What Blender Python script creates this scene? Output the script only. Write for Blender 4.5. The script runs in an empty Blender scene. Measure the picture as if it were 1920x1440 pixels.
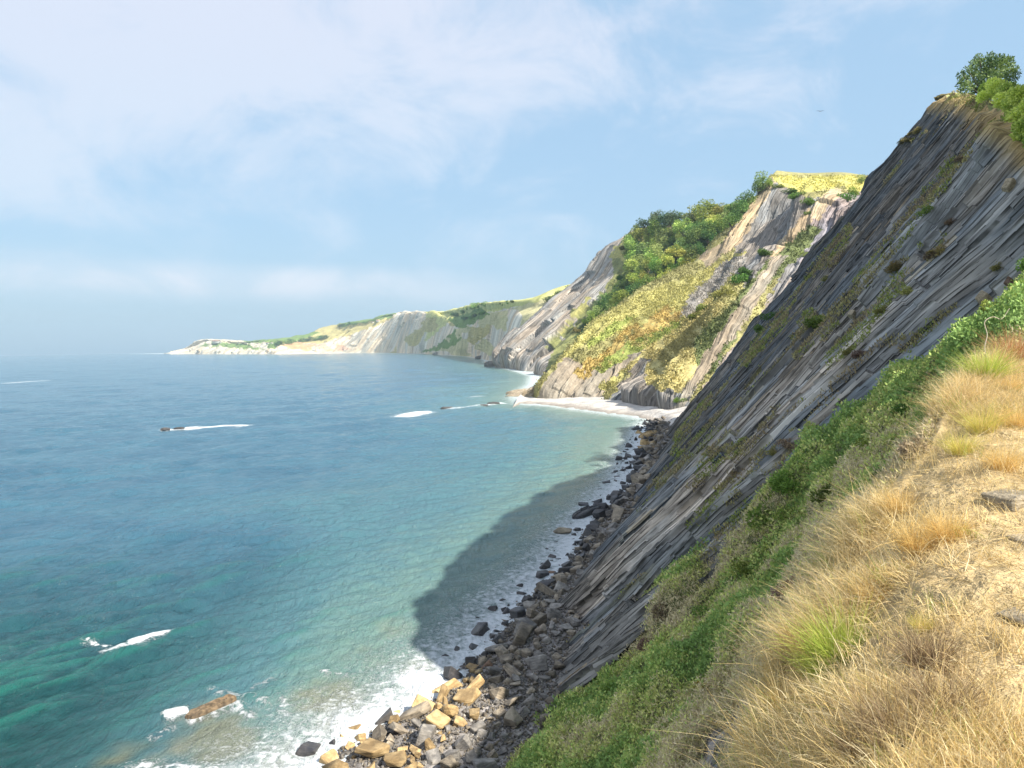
import bpy, bmesh, math, random
import numpy as np
from mathutils import Vector
random.seed(7); RNG = np.random.default_rng(11)
scene = bpy.context.scene
COL = scene.collection

# ------------------------------------------------------------------ camera
F = 1443.0; H = 26.0
PITCH = math.atan((720 - 647.4) / F); ROLL = -math.atan(0.0162)
def Rx(a):
    c, s = math.cos(a), math.sin(a); return np.array([[1, 0, 0], [0, c, -s], [0, s, c]])
def Rz(a):
    c, s = math.cos(a), math.sin(a); return np.array([[c, -s, 0], [s, c, 0], [0, 0, 1]])
M = Rx(math.pi / 2 - PITCH) @ Rz(ROLL)
CAM = np.array([0.0, 0.0, H])
def ray(u, v):
    d = M @ np.array([(u - 960) / F, (720 - v) / F, -1.0]); return d / d[1]
def P(u, v, Y): return CAM + ray(u, v) * Y            # a surveyed point: direction and distance
def S(u, v, z=0.0):
    d = ray(u, v); return CAM + d * ((z - H) / d[2])   # a surveyed point at height z
def bearing(p):
    q = (np.asarray(p) - CAM) @ M; w = np.minimum(q[..., 2], -1e-3)
    return 960 - F * q[..., 0] / w, 720 + F * q[..., 1] / w
cam = bpy.data.cameras.new('camera'); co = bpy.data.objects.new('camera', cam); COL.objects.link(co)
cam.sensor_width = 36.0; cam.lens = F / 1920 * 36.0; cam.clip_start = 0.1; cam.clip_end = 30000
from mathutils import Matrix
m4 = Matrix.Identity(4)
for i in range(3):
    for j in range(3): m4[i][j] = M[i, j]
m4.translation = CAM; co.matrix_world = m4; scene.camera = co

# ------------------------------------------------------------------ light and sky
SUN = Vector((.57, -.45, .69)).normalized()
sl = bpy.data.lights.new('sun', 'SUN'); sl.energy = 3.9; sl.angle = math.radians(.6); sl.color = (1, .93, .82)
so = bpy.data.objects.new('sun', sl); so.rotation_euler = SUN.to_track_quat('Z', 'Y').to_euler(); COL.objects.link(so)
world = bpy.data.worlds.new('World'); scene.world = world; world.use_nodes = True
scene.view_settings.view_transform = 'Standard'; scene.view_settings.look = 'None'
scene.view_settings.exposure = 1.26; scene.view_settings.gamma = 1

class NT:
    def __init__(s, t): s.t = t; s.n = t.nodes; s.l = t.links
    def new(s, typ, **k):
        n = s.n.new(typ)
        for a, b in k.items():
            if a == 'ins':
                for i, v in b.items(): s.put(n.inputs[i], v)
            else: setattr(n, a, b)
        return n
    def put(s, sock, v):
        if isinstance(v, bpy.types.NodeSocket): s.l.new(v, sock)
        elif isinstance(v, bpy.types.Node): s.l.new(v.outputs[0], sock)
        else: sock.default_value = v
    def math(s, op, a, b=0.0, c=None, clamp=False):
        n = s.n.new('ShaderNodeMath'); n.operation = op; n.use_clamp = clamp
        s.put(n.inputs[0], a); s.put(n.inputs[1], b)
        if c is not None: s.put(n.inputs[2], c)
        return n.outputs[0]
    def mapr(s, v, a, b, c=0.0, d=1.0, smooth=True):
        n = s.n.new('ShaderNodeMapRange'); n.clamp = True
        if smooth: n.interpolation_type = 'SMOOTHSTEP'
        s.put(n.inputs[0], v)
        for i, x in enumerate((a, b, c, d)): s.put(n.inputs[i + 1], x)
        return n.outputs[0]
    def mix(s, f, a, b, blend='MIX'):
        n = s.n.new('ShaderNodeMix'); n.data_type = 'RGBA'; n.blend_type = blend
        s.put(n.inputs[0], f)
        for i, x in ((6, a), (7, b)):
            if isinstance(x, tuple) and len(x) == 3: x = x + (1,)
            s.put(n.inputs[i], x)
        return n.outputs[2]
    def noise(s, vec, scale, detail=4, rough=.55, dist=0.0):
        n = s.n.new('ShaderNodeTexNoise'); s.put(n.inputs['Vector'], vec)
        n.inputs['Scale'].default_value = scale; n.inputs['Detail'].default_value = detail
        n.inputs['Roughness'].default_value = rough; n.inputs['Distortion'].default_value = dist
        return n.outputs['Fac']
    def mapping(s, vec, scale=(1, 1, 1), rot=(0, 0, 0), loc=(0, 0, 0)):
        n = s.n.new('ShaderNodeMapping'); s.put(n.inputs['Vector'], vec)
        n.inputs['Scale'].default_value = scale; n.inputs['Rotation'].default_value = rot; n.inputs['Location'].default_value = loc
        return n.outputs[0]

w = NT(world.node_tree); w.n.clear()
sky = w.new('ShaderNodeTexSky', sky_type='NISHITA'); sky.sun_disc = False
sky.sun_elevation = math.asin(SUN.z); sky.sun_rotation = math.atan2(SUN.x, SUN.y)
sky.air_density = 1.3; sky.dust_density = 1.0; sky.ozone_density = 2.0
tc = w.new('ShaderNodeTexCoord').outputs['Generated']
sx = w.new('ShaderNodeSeparateXYZ', ins={0: tc})
dx, dy, dz = sx.outputs
# clouds lie on a high flat layer: project the direction on it
zz = w.math('MAXIMUM', w.math('ADD', dz, .10), .02)
cx = w.math('DIVIDE', dx, zz); cy = w.math('DIVIDE', dy, zz)
cv = w.new('ShaderNodeCombineXYZ', ins={0: cx, 1: cy, 2: 0.0}).outputs[0]
n1 = w.noise(w.mapping(cv, (1.0, .8, 1), (0, 0, .5)), .75, 5, .5, .5)
n2 = w.noise(w.mapping(tc, (1, 1, 1.5), (0, .5, 0)), 5.0, 8, .62, .5)
n3 = w.noise(w.mapping(tc, (1, 1, 9.0), (0, .02, 0)), 1.6, 4, .5)
left = w.math('MULTIPLY_ADD', dx, -.9, .25)                    # cloud is thicker to the west
high = w.mapr(dz, .12, .42)
dens = w.math('ADD', w.math('MULTIPLY', n1, .9), w.math('MULTIPLY_ADD', n2, 2.6, -.90))
dens = w.math('ADD', dens, w.math('MULTIPLY', left, w.mapr(dz, .02, .3, .35, 1.0)))
dens = w.math('ADD', dens, w.math('MULTIPLY', high, .42))
cl = w.mapr(dens, .95, 1.85)
bc = w.math('ABSOLUTE', w.math('SUBTRACT', dz, w.math('MULTIPLY_ADD', dx, -.05, w.math('MULTIPLY_ADD', n3, .05, .035))))
band = w.math('MULTIPLY', w.mapr(bc, .034, .004), w.mapr(dx, .12, -.35))
low = w.mapr(dz, .17, .02)
skyc = w.mix(.80, sky.outputs[0], (2.3, 3.5, 4.85))              # thin even haze veil under the blue
cloudc = w.mix(w.mapr(dz, .05, .5), (3.9, 4.65, 5.5), (4.3, 4.5, 5.3))
skym = w.mix(w.math('MULTIPLY', w.math('MULTIPLY', cl, .9), w.math('MULTIPLY_ADD', low, -.45, 1.0)), skyc, cloudc)
skym = w.mix(w.math('MULTIPLY', band, w.mapr(n2, .35, .6, .3, .85)), skym, (5.0, 5.2, 5.7))
bg = w.new('ShaderNodeBackground', ins={0: skym, 1: .077})
out = w.new('ShaderNodeOutputWorld'); w.l.new(bg.outputs[0], out.inputs[0])

# ------------------------------------------------------------------ noise in numpy
def _h(ix, iy, seed):
    n = (ix * 374761393 + iy * 668265263 + seed * 974634777) & 0xffffffff
    n = ((n ^ (n >> 13)) * 1274126177) & 0xffffffff
    return ((n ^ (n >> 16)) & 0xffff) / 65535.0
def vn(x, y, seed=0):
    x = np.asarray(x, float); y = np.asarray(y, float)
    ix = np.floor(x).astype(np.int64); iy = np.floor(y).astype(np.int64)
    fx = x - ix; fy = y - iy; fx = fx * fx * (3 - 2 * fx); fy = fy * fy * (3 - 2 * fy)
    a, b, c, d = _h(ix, iy, seed), _h(ix + 1, iy, seed), _h(ix, iy + 1, seed), _h(ix + 1, iy + 1, seed)
    return (a + (b - a) * fx) * (1 - fy) + (c + (d - c) * fx) * fy
def fbm(x, y, seed=0, o=4, r=.5):
    s = 0; a = 1; t = 0
    for k in range(o):
        s = s + a * vn(x * 2 ** k + 17.3 * k, y * 2 ** k - 9.1 * k, seed + k); t += a; a *= r
    return s / t * 2 - 1
def sstep(a, b, x):
    t = np.clip((x - a) / (b - a), 0, 1); return t * t * (3 - 2 * t)
def layers(q, a, size, alen, seed):
    """bedding: one random height per bed, changing where a bed breaks off along its length"""
    k = np.floor(q / size).astype(np.int64); f = q / size - k
    br = np.floor(a / alen + _h(k, k * 0, seed + 5) * 7 + (_h(k, k * 0, seed + 9) - .5)).astype(np.int64)
    h = _h(k, br, seed)
    return h - .35 * f                                   # each bed leans a little: a saw edge

# ------------------------------------------------------------------ mesh helpers
def mesh_obj(name, V, Fc, mats, parent=None, attrs=None, smooth=True, n=4, link=True):
    V = np.ascontiguousarray(V, np.float32); Fc = np.ascontiguousarray(Fc, np.int32)
    me = bpy.data.meshes.new(name)
    me.vertices.add(len(V)); me.vertices.foreach_set('co', V.ravel())
    me.loops.add(Fc.size); me.loops.foreach_set('vertex_index', Fc.ravel())
    me.polygons.add(len(Fc)); me.polygons.foreach_set('loop_start', np.arange(0, Fc.size, n, dtype=np.int32))
    me.polygons.foreach_set('loop_total', np.full(len(Fc), n, np.int32))
    if smooth: me.polygons.foreach_set('use_smooth', np.ones(len(Fc), bool))
    for k, a in (attrs or {}).items():
        a = np.asarray(a, np.float32)
        if a.ndim == 1:
            at = me.attributes.new(k, 'FLOAT', 'POINT'); at.data.foreach_set('value', a)
        elif k.startswith('v'):
            at = me.attributes.new(k, 'FLOAT_VECTOR', 'POINT'); at.data.foreach_set('vector', a.ravel())
        else:
            at = me.attributes.new(k, 'FLOAT_COLOR', 'POINT')
            at.data.foreach_set('color', np.concatenate([a, np.ones((len(a), 1), np.float32)], 1).ravel())
    me.update(calc_edges=True); me.validate()
    for m in (mats if isinstance(mats, (list, tuple)) else [mats]): me.materials.append(m)
    o = bpy.data.objects.new(name, me)
    if parent: o.parent = parent
    if link: COL.objects.link(o)
    return o
def grid_faces(nr, nc):
    i = np.arange(nr - 1)[:, None] * nc + np.arange(nc - 1)[None, :]
    return np.stack([i, i + 1, i + nc + 1, i + nc], -1).reshape(-1, 4)
def normals(G):
    du = np.gradient(G, axis=1); dv = np.gradient(G, axis=0)
    n = np.cross(du, dv); n /= np.linalg.norm(n, axis=-1, keepdims=True) + 1e-9
    return n
def cr(ctrl, ts):
    """Catmull-Rom along axis 0 at parameters ts (0..len-1)"""
    c = np.concatenate([[2 * ctrl[0] - ctrl[1]], ctrl, [2 * ctrl[-1] - ctrl[-2]]])
    i = np.clip(np.floor(ts).astype(int), 0, len(ctrl) - 2); f = (ts - i).reshape((-1,) + (1,) * (ctrl.ndim - 1))
    p0, p1, p2, p3 = c[i], c[i + 1], c[i + 2], c[i + 3]
    return .5 * (2 * p1 + (p2 - p0) * f + (2 * p0 - 5 * p1 + 4 * p2 - p3) * f ** 2 + (3 * p1 - p0 - 3 * p2 + p3) * f ** 3)
def patch(ctrl, nr, nc, wr=None, wc=None):
    ctrl = np.asarray(ctrl, float); R, C = ctrl.shape[:2]
    tr = np.linspace(0, 1, nr) if wr is None else wr; tcn = np.linspace(0, 1, nc) if wc is None else wc
    a = cr(ctrl, tr * (R - 1)); b = cr(np.swapaxes(a, 0, 1), tcn * (C - 1))
    return np.swapaxes(b, 0, 1)
def pp(rows): return np.array([[P(*c) if len(c) == 3 else c[0] for c in r] for r in rows])
def inpoly(x, y, poly):
    r = np.zeros(x.shape, bool); n = len(poly)
    for i in range(n):
        x1, y1 = poly[i]; x2, y2 = poly[(i + 1) % n]
        if y1 == y2: continue
        c = ((y1 > y) != (y2 > y)) & (x < (x2 - x1) * (y - y1) / (y2 - y1) + x1); r ^= c
    return r
def tag(o, label=None, cat=None, group=None, kind=None):
    if label: o['label'] = label
    if cat: o['category'] = cat
    if group: o['group'] = group
    if kind: o['kind'] = kind
    return o
def empty(name, loc, rz=0):
    o = bpy.data.objects.new(name, None); o.location = loc; o.rotation_euler = (0, 0, rz); COL.objects.link(o)
    o.empty_display_size = .2; return o

# ------------------------------------------------------------------ materials
def base_mat(name):
    m = bpy.data.materials.new(name); m.use_nodes = True; t = NT(m.node_tree)
    b = t.n['Principled BSDF']; return m, t, b
def land_mat(name, sc=1.0, bump=.4, var=.45, strata=0.0):
    """albedo stored per vertex, broken up by noise; bedded rock gets thin beds along 'vbed'"""
    m, t, b = base_mat(name)
    col = t.new('ShaderNodeAttribute', attribute_name='Col').outputs['Color']
    rock = t.new('ShaderNodeAttribute', attribute_name='rock').outputs['Fac']
    bed = t.new('ShaderNodeAttribute', attribute_name='vbed').outputs['Vector']
    ob = t.new('ShaderNodeTexCoord').outputs['Object']
    na = t.noise(ob, .5 * sc, 8, .62); nb = t.noise(ob, 3.1 * sc, 5, .65)
    v = t.mapr(t.math('ADD', t.math('MULTIPLY', na, .6), t.math('MULTIPLY', nb, .4)), .33, .67, 1 - var, 1 + var, False)
    bs = t.new('ShaderNodeSeparateXYZ', ins={0: bed}); ba, bq = bs.outputs[0], bs.outputs[1]
    wp = t.math('MULTIPLY', t.math('SUBTRACT', t.noise(t.mapping(bed, (.018 * sc, .10 * sc, 1)), 1, 3, .5), .5), 3.0 / sc)
    q_ = t.math('ADD', bq, wp)
    def beds(k, al, seed):
        qk = t.math('MULTIPLY', q_, k * sc); fl = t.math('FLOOR', qk); fr = t.math('FRACT', qk)
        cv = t.new('ShaderNodeCombineXYZ', ins={0: t.math('MULTIPLY', ba, al * sc), 1: t.math('MULTIPLY', fl, 3.71), 2: seed}).outputs[0]
        val = t.noise(cv, 1, 3, .7)
        part = t.math('MULTIPLY', t.mapr(fr, .0, .30, 1, 0), t.mapr(t.noise(cv, 2.3, 2, .6), .38, .58))
        return val, part
    v1, p1 = beds(1.7, .07, 1.3); v2, p2 = beds(4.6, .20, 4.7); v3, p3 = beds(.42, .03, 8.1)
    fine = t.noise(t.mapping(bed, (.45 * sc, 9 * sc, 1)), 1, 5, .7)
    l1 = v1; l2 = v2
    lf = t.math('ADD', t.math('MULTIPLY', v1, .45), t.math('ADD', t.math('MULTIPLY', v2, .35), t.math('MULTIPLY', fine, .2)))
    lv = t.mapr(lf, .385, .615, .22, 2.6, False)
    lv = t.math('MULTIPLY', lv, t.math('SUBTRACT', 1.0, t.math('MULTIPLY', t.math('MAXIMUM', p1, t.math('MULTIPLY', p2, .8)), .88)))  # partings darkened: crevice shade put into the rock colour
    tint = t.mix(t.mapr(v3, .42, .58), (.95, 1.0, 1.03), (1.12, 1.02, .90))
    if strata: lv = t.math('MULTIPLY_ADD', lv, 1 - strata, strata * .95)
    rockc = t.mix(1.0, t.mix(1.0, col, lv, 'MULTIPLY'), tint, 'MULTIPLY')
    vegc = t.mix(1.0, col, v, 'MULTIPLY')
    cc = t.mix(rock, vegc, rockc)
    t.put(b.inputs['Base Color'], cc); b.inputs['Roughness'].default_value = .9
    b.inputs['Specular IOR Level'].default_value = .25
    hgt = t.mix(rock, t.math('ADD', na, t.math('MULTIPLY', nb, .35)), t.math('ADD', t.math('ADD', l1, t.math('MULTIPLY', l2, .5)), t.math('MULTIPLY', t.math('ADD', p1, p2), -.5)))
    bp = t.new('ShaderNodeBump', ins={'Strength': bump, 'Distance': 1.0 / sc, 'Height': hgt})
    t.put(b.inputs['Normal'], bp.outputs[0])
    return m
M_near = land_mat('near_land', 1.0, .55, .45)
M_mid = land_mat('bay_land', .34, .45, .5, .25)
M_far = land_mat('far_land', .07, .35, .4, .62)

def leaf_mat(name, obvar=.25, trans=.25):
    m, t, b = base_mat(name)
    col = t.new('ShaderNodeAttribute', attribute_name='Col').outputs['Color']
    oi = t.new('ShaderNodeObjectInfo').outputs['Random']
    hs = t.new('ShaderNodeHueSaturation'); t.put(hs.inputs['Color'], col)
    t.put(hs.inputs['Hue'], t.mapr(oi, 0, 1, .5 - .05 * obvar / .25, .5 + .03 * obvar / .25, False))
    t.put(hs.inputs['Value'], t.mapr(t.math('FRACT', t.math('MULTIPLY', oi, 7.13)), 0, 1, 1 - obvar * 1.4, 1 + obvar * 1.4, False))
    t.put(b.inputs['Base Color'], hs.outputs[0]); b.inputs['Roughness'].default_value = .6
    b.inputs['Specular IOR Level'].default_value = .25
    tr = t.new('ShaderNodeBsdfTranslucent'); t.put(tr.inputs[0], hs.outputs[0])
    mx = t.new('ShaderNodeMixShader'); mx.inputs[0].default_value = trans
    t.l.new(b.outputs[0], mx.inputs[1]); t.l.new(tr.outputs[0], mx.inputs[2])
    t.l.new(mx.outputs[0], t.n['Material Output'].inputs[0]); return m
M_leaf = leaf_mat('leaves'); M_scrub = leaf_mat('scrub_leaves', 0.0); M_straw = leaf_mat('straw', 0.0, .35)

def simple_rock(name, c1, c2, sc=1.5, wet=0.0):
    m, t, b = base_mat(name)
    ob = t.new('ShaderNodeTexCoord').outputs['Object']
    oi = t.new('ShaderNodeObjectInfo').outputs['Random']
    off = t.new('ShaderNodeVectorMath', operation='ADD'); t.put(off.inputs[0], ob)
    cmb = t.new('ShaderNodeCombineXYZ', ins={0: t.math('MULTIPLY', oi, 50.0), 1: t.math('MULTIPLY', oi, 31.0), 2: 0.0})
    t.put(off.inputs[1], cmb.outputs[0])
    n = t.noise(off.outputs[0], sc, 8, .65); k = t.noise(t.mapping(off.outputs[0], (1, 1, 5)), sc * 1.6, 5, .6)
    c = t.mix(t.mapr(n, .35, .65), c1, c2)
    c = t.mix(1.0, c, t.mapr(k, .3, .7, .6, 1.35, False), 'MULTIPLY')
    c = t.mix(1.0, c, t.mapr(oi, 0, 1, .7, 1.3, False), 'MULTIPLY')
    t.put(b.inputs['Base Color'], c); b.inputs['Roughness'].default_value = .85 - .5 * wet
    bp = t.new('ShaderNodeBump', ins={'Strength': .6, 'Distance': .25, 'Height': t.math('ADD', n, t.math('MULTIPLY', k, .5))})
    t.put(b.inputs['Normal'], bp.outputs[0]); return m
R_grey = simple_rock("grey_brown_stone", (.15, .125, .095), (.33, .275, .20))
R_slate = simple_rock("slate_stone", (.15, .14, .13), (.30, .275, .24))
R_tan = simple_rock('sunlit_tan_stone', (.30, .20, .09), (.50, .36, .18))  # warm sunlight on the shore stones put into a tan colour
R_dark = simple_rock('wet_dark_stone', (.030, .030, .036), (.075, .068, .062), 1.5, .6)
R_rust = simple_rock('rusty_stone', (.13, .075, .045), (.22, .14, .09))
R_pale = simple_rock('pale_stone', (.40, .37, .32), (.58, .54, .47), .6)
R_path = simple_rock('path_stone', (.24, .20, .14), (.42, .35, .24), 7)
def bark(name, c):
    m, t, b = base_mat(name); ob = t.new('ShaderNodeTexCoord').outputs['Object']
    n = t.noise(t.mapping(ob, (1, 1, .2)), 9, 5)
    t.put(b.inputs['Base Color'], t.mix(n, tuple(x * .6 for x in c), tuple(x * 1.4 for x in c))); b.inputs['Roughness'].default_value = .9
    return m
M_bark = bark('bark', (.10, .08, .06)); M_twig = bark('pale_twig', (.52, .45, .36))

# ------------------------------------------------------------------ shoreline
WLpx = [(200, 2400), (420, 1700), (520, 1520), (600, 1440), (690, 1372), (790, 1325), (855, 1275), (925, 1200), (985, 1130), (1060, 1060),
        (1105, 990), (1180, 900), (1198, 850), (1210, 812), (1224, 788), (1130, 773), (1060, 763), (985, 757), (972, 745), (1000, 720),
        (1002, 705), (965, 694), (928, 687), (905, 673), (870, 668), (800, 664), (700, 662), (560, 663.2), (345, 663.6)]
WL = np.array([S(*p)[:2] for p in WLpx])
def shore_dist(x, y):
    """distance to the waterline, negative on the land side (land lies to the right of the line as it runs away)"""
    best = np.full(x.shape, 1e9); sg = np.ones(x.shape)
    for i in range(len(WL) - 1):
        a, b = WL[i], WL[i + 1]; d = b - a; L = d @ d
        t = np.clip(((x - a[0]) * d[0] + (y - a[1]) * d[1]) / L, 0, 1)
        ex = x - (a[0] + t * d[0]); ey = y - (a[1] + t * d[1]); dd = np.hypot(ex, ey)
        s = np.sign(d[0] * ey - d[1] * ex)
        u = dd < best - 1e-9; best = np.where(u, dd, best); sg = np.where(u, s, sg)
    return best * sg

# ------------------------------------------------------------------ sea
def build_sea():
    r = [30.0]
    while r[-1] < 9000: r.append(r[-1] * (1.0036 + .004 * min(1, max(0, (r[-1] - 150) / 800))))
    r = np.array(r); ang = np.radians(np.linspace(-62, 50, 620))
    R, A = np.meshgrid(r, ang, indexing='ij'); X = R * np.sin(A); Y = R * np.cos(A)
    sd = shore_dist(X, Y)
    sp = R * .0042                                      # local mesh spacing
    Z = np.zeros_like(X); base = math.atan2(-.62, .78)  # waves run towards the shore
    rg = np.random.default_rng(5)
    for k in range(90):
        lam = 1.3 * (1.045 ** k) * rg.uniform(.9, 1.1); a = base + rg.normal(0, .32)
        kx, ky = math.cos(a) * 2 * math.pi / lam, math.sin(a) * 2 * math.pi / lam
        amp = .0215 * lam ** .52 * rg.uniform(.6, 1.2) * (1 if lam < 9 else .4)
        fade = sstep(2.2, 5.0, lam / sp)
        ph = kx * X + ky * Y + rg.uniform(0, 6.28)
        Z += amp * fade * (np.sin(ph) + .25 * np.cos(2 * ph))
    grp = .55 + .9 * vn(X / 38 + 3, Y / 23, 3) * 1.0
    Z *= grp * (.35 + .65 * sstep(2, 35, sd))
    # surf swell close to the rocks
    Z += .18 * np.exp(-np.abs(sd - 3) / 4) * fbm(X / 3, Y / 3, 8, 3)
    # whitecaps / breaking crests: centre, direction point, half-width
    cap = np.zeros_like(X)
    def streak(p, q, wd, st):
        nonlocal cap
        a = S(*p)[:2]; b = S(*q)[:2]; d = b - a; L = math.hypot(*d); d /= L
        u = ((X - a[0]) * d[0] + (Y - a[1]) * d[1]) / L; vv = (X - a[0]) * -d[1] + (Y - a[1]) * d[0]
        cap = np.maximum(cap, st * np.exp(-(vv / wd) ** 2) * sstep(-.12, .12, u) * sstep(1.12, .88, u))
    streak((195, 1228), (240, 1212), 1.0, .8); streak((240, 1212), (328, 1182), .75, 1.15); streak((155, 1208), (205, 1213), .5, .6)
    streak((300, 806), (380, 802), 3.2, .8); streak((340, 803), (470, 795), 2.6, .95)
    streak((752, 782), (800, 772), 4.5, 1.1); streak((835, 768), (935, 757), 3.5, .6); streak((880, 745), (905, 742), 4, .5)
    streak((930, 757), (945, 756), 4, .9); streak((0, 719), (90, 713), 6, .6)
    streak((305, 1345), (355, 1335), .8, 1.1); streak((352, 1352), (440, 1325), .8, .75); streak((410, 1312), (445, 1310), .6, .8)
    streak((395, 1295), (560, 1330), .55, .45); streak((440, 1320), (470, 1350), .5, .6); streak((280, 1385), (330, 1360), .5, .5)
    streak((600, 1262), (660, 1268), .5, .5); streak((470, 1290), (520, 1275), .6, .4); streak((520, 1300), (540, 1350), .5, .5)
    streak((770, 1290), (800, 1262), 1.9, 1.15); streak((780, 1285), (830, 1300), 1.6, 1.0)
    streak((230, 1440), (560, 1450), .9, .55); streak((640, 1372), (740, 1335), 1.5, .8)
    Z += .25 * cap * (Y < 100)
    # shallows and reef patches, seen through the water
    reef = np.zeros_like(X)
    for (u, v, rr, st) in [(400, 1385, 3.0, .9), (420, 1398, 2.2, .9), (345, 1390, 1.6, .6), (630, 1310, 3.0, .9), (590, 1300, 2.2, .6), (640, 1340, 2.4, .7),
                        (530, 1415, 1.8, .6), (790, 1255, 2.0, .7), (230, 1415, 2.0, .5), (470, 1360, 2, .35), (310, 1420, 2.4, .5), (390, 1345, 2.6, .7), (730, 1180, 3, .35), (690, 1230, 3, .35)]:
        c = S(u, v); reef = np.maximum(reef, st * np.exp(-(((X - c[0]) ** 2 + ((Y - c[1]) * .8) ** 2) / rr ** 2)))
    reef *= .6 + .8 * vn(X * .9, Y * .9, 12)
    dd = sd + 62 * sstep(-13, -34, X + .12 * (Y - 50)) * sstep(135, 80, Y) + 26 * fbm(X / 45, Y / 60, 21, 3) * sstep(5, 50, sd)
    V = np.stack([X, Y, Z], -1).reshape(-1, 3)
    o = mesh_obj('sea_water', V, grid_faces(*X.shape)[:, ::-1], sea_mat(), attrs={'sd': sd.ravel(), 'dep': dd.ravel(), 'cap': cap.ravel(), 'reef': reef.ravel(), 'wz': Z.ravel()})
    tag(o, kind='structure')
def sea_mat():
    m, t, b = base_mat('sea')
    A = lambda n: t.new('ShaderNodeAttribute', attribute_name=n).outputs['Fac']
    ob = t.new('ShaderNodeTexCoord').outputs['Object']
    sd, dep, cap, reef, wz = A('sd'), A('dep'), A('cap'), A('reef'), A('wz')
    sp = t.new('ShaderNodeSeparateXYZ', ins={0: ob})
    pat = t.noise(ob, .05, 5, .6); pat2 = t.noise(t.mapping(ob, (.6, 1.4, 1), (0, 0, .9)), .35, 5, .6)
    deep = t.mix(t.mapr(pat, .35, .65), (.045, .125, .190), (.060, .155, .220))
    nearg = t.mapr(t.math('ADD', sp.outputs[1], t.math('MULTIPLY', pat, 30.0)), 58, 130)                # near water greener and darker than the far water
    deep = t.mix(nearg, t.mix(t.mapr(pat2, .35, .7), (.004, .048, .050), (.016, .085, .085)), deep)
    mid = (.085, .195, .225); shal = (.16, .27, .235)
    d2 = t.math('ADD', dep, t.math('MULTIPLY', t.math('SUBTRACT', pat2, .5), 30.0))
    c = t.mix(t.mapr(d2, 88, 14), deep, mid); c = t.mix(t.mapr(d2, 34, 2), c, shal)
    c = t.mix(t.math('MULTIPLY', t.mapr(reef, .10, .75), .55), c, (.26, .22, .11))
    c = t.mix(t.math('MULTIPLY', t.math('SUBTRACT', 1.0, nearg), t.mapr(wz, .08, .45, 0, .6)), c, (.02, .18, .14))    # light green where a crest is thin
    f1 = t.noise(ob, 1.5, 8, .7, .5); f2 = t.noise(t.mapping(ob, (1, 1, 1), (0, 0, .6)), 2.6, 5, .6, 1.2)
    ridge = t.math('SUBTRACT', 1.0, t.math('MULTIPLY', t.math('ABSOLUTE', t.math('SUBTRACT', f2, .5)), 9.0))
    lace = t.math('MULTIPLY', t.mapr(ridge, .45, .95), t.mapr(f1, .45, .58))
    # wash along the rocks: solid close in, lacy outside
    wash = t.mapr(t.math('ADD', sd, t.math('MULTIPLY', t.math('SUBTRACT', f1, .5), 24.0)), 7.5, .8)
    nearshore = t.mapr(sp.outputs[1], 300, 240)
    wash = t.math('MULTIPLY', wash, t.mapr(sp.outputs[1], 260, 235, .55, 1.0))
    lw = t.math('MULTIPLY', t.mapr(sd, 13, 2), lace)
    cf = t.mapr(t.math('ADD', cap, t.math('MULTIPLY', t.math('SUBTRACT', f1, .5), 2.2)), .35, .75)
    cf = t.math('MULTIPLY', cf, t.mapr(cap, .1, .35))
    cl = t.math('MULTIPLY', lace, t.mapr(cap, .06, .35))
    foam = t.math('MAXIMUM', t.math('MAXIMUM', wash, lw), t.math('MAXIMUM', cf, cl))
    foam = t.math('MULTIPLY', foam, t.mapr(f2, .2, .5, .6, .98))
    c = t.mix(foam, c, (.80, .84, .86))
    t.put(b.inputs['Base Color'], c)
    t.put(b.inputs['Roughness'], t.mapr(foam, 0, 1, .12, .8)); b.inputs['IOR'].default_value = 1.33
    w1 = t.noise(t.mapping(ob, (1.0, .42, 1), (0, 0, .87)), 1.25, 7, .66, .15)
    w2 = t.noise(t.mapping(ob, (1.0, .4, 1), (0, 0, .70)), .26, 6, .62, .1)
    w3 = t.noise(t.mapping(ob, (1.0, .5, 1), (0, 0, 1.0)), 5.0, 4, .6)
    hh = t.math('ADD', t.math('ADD', t.math('MULTIPLY', w1, .95), t.math('MULTIPLY', w2, .45)), t.math('MULTIPLY', w3, .22))
    hh = t.math('ADD', hh, t.math('MULTIPLY', foam, .15))
    bp = t.new('ShaderNodeBump', ins={'Strength': 1.0, 'Distance': 1.0, 'Height': hh})
    t.put(b.inputs['Normal'], bp.outputs[0]); return m
build_sea()
# sea bed reaching the horizon under everything
bedv = np.array([[-9000, -3000, -12], [9000, -3000, -12], [9000, 9500, -12], [-9000, 9500, -12]])
M_bed = simple_rock('sea_floor', (.10, .12, .10), (.16, .16, .12), .02)
tag(mesh_obj('sea_floor', bedv, [[0, 1, 2, 3]], M_bed), kind='structure')

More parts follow.
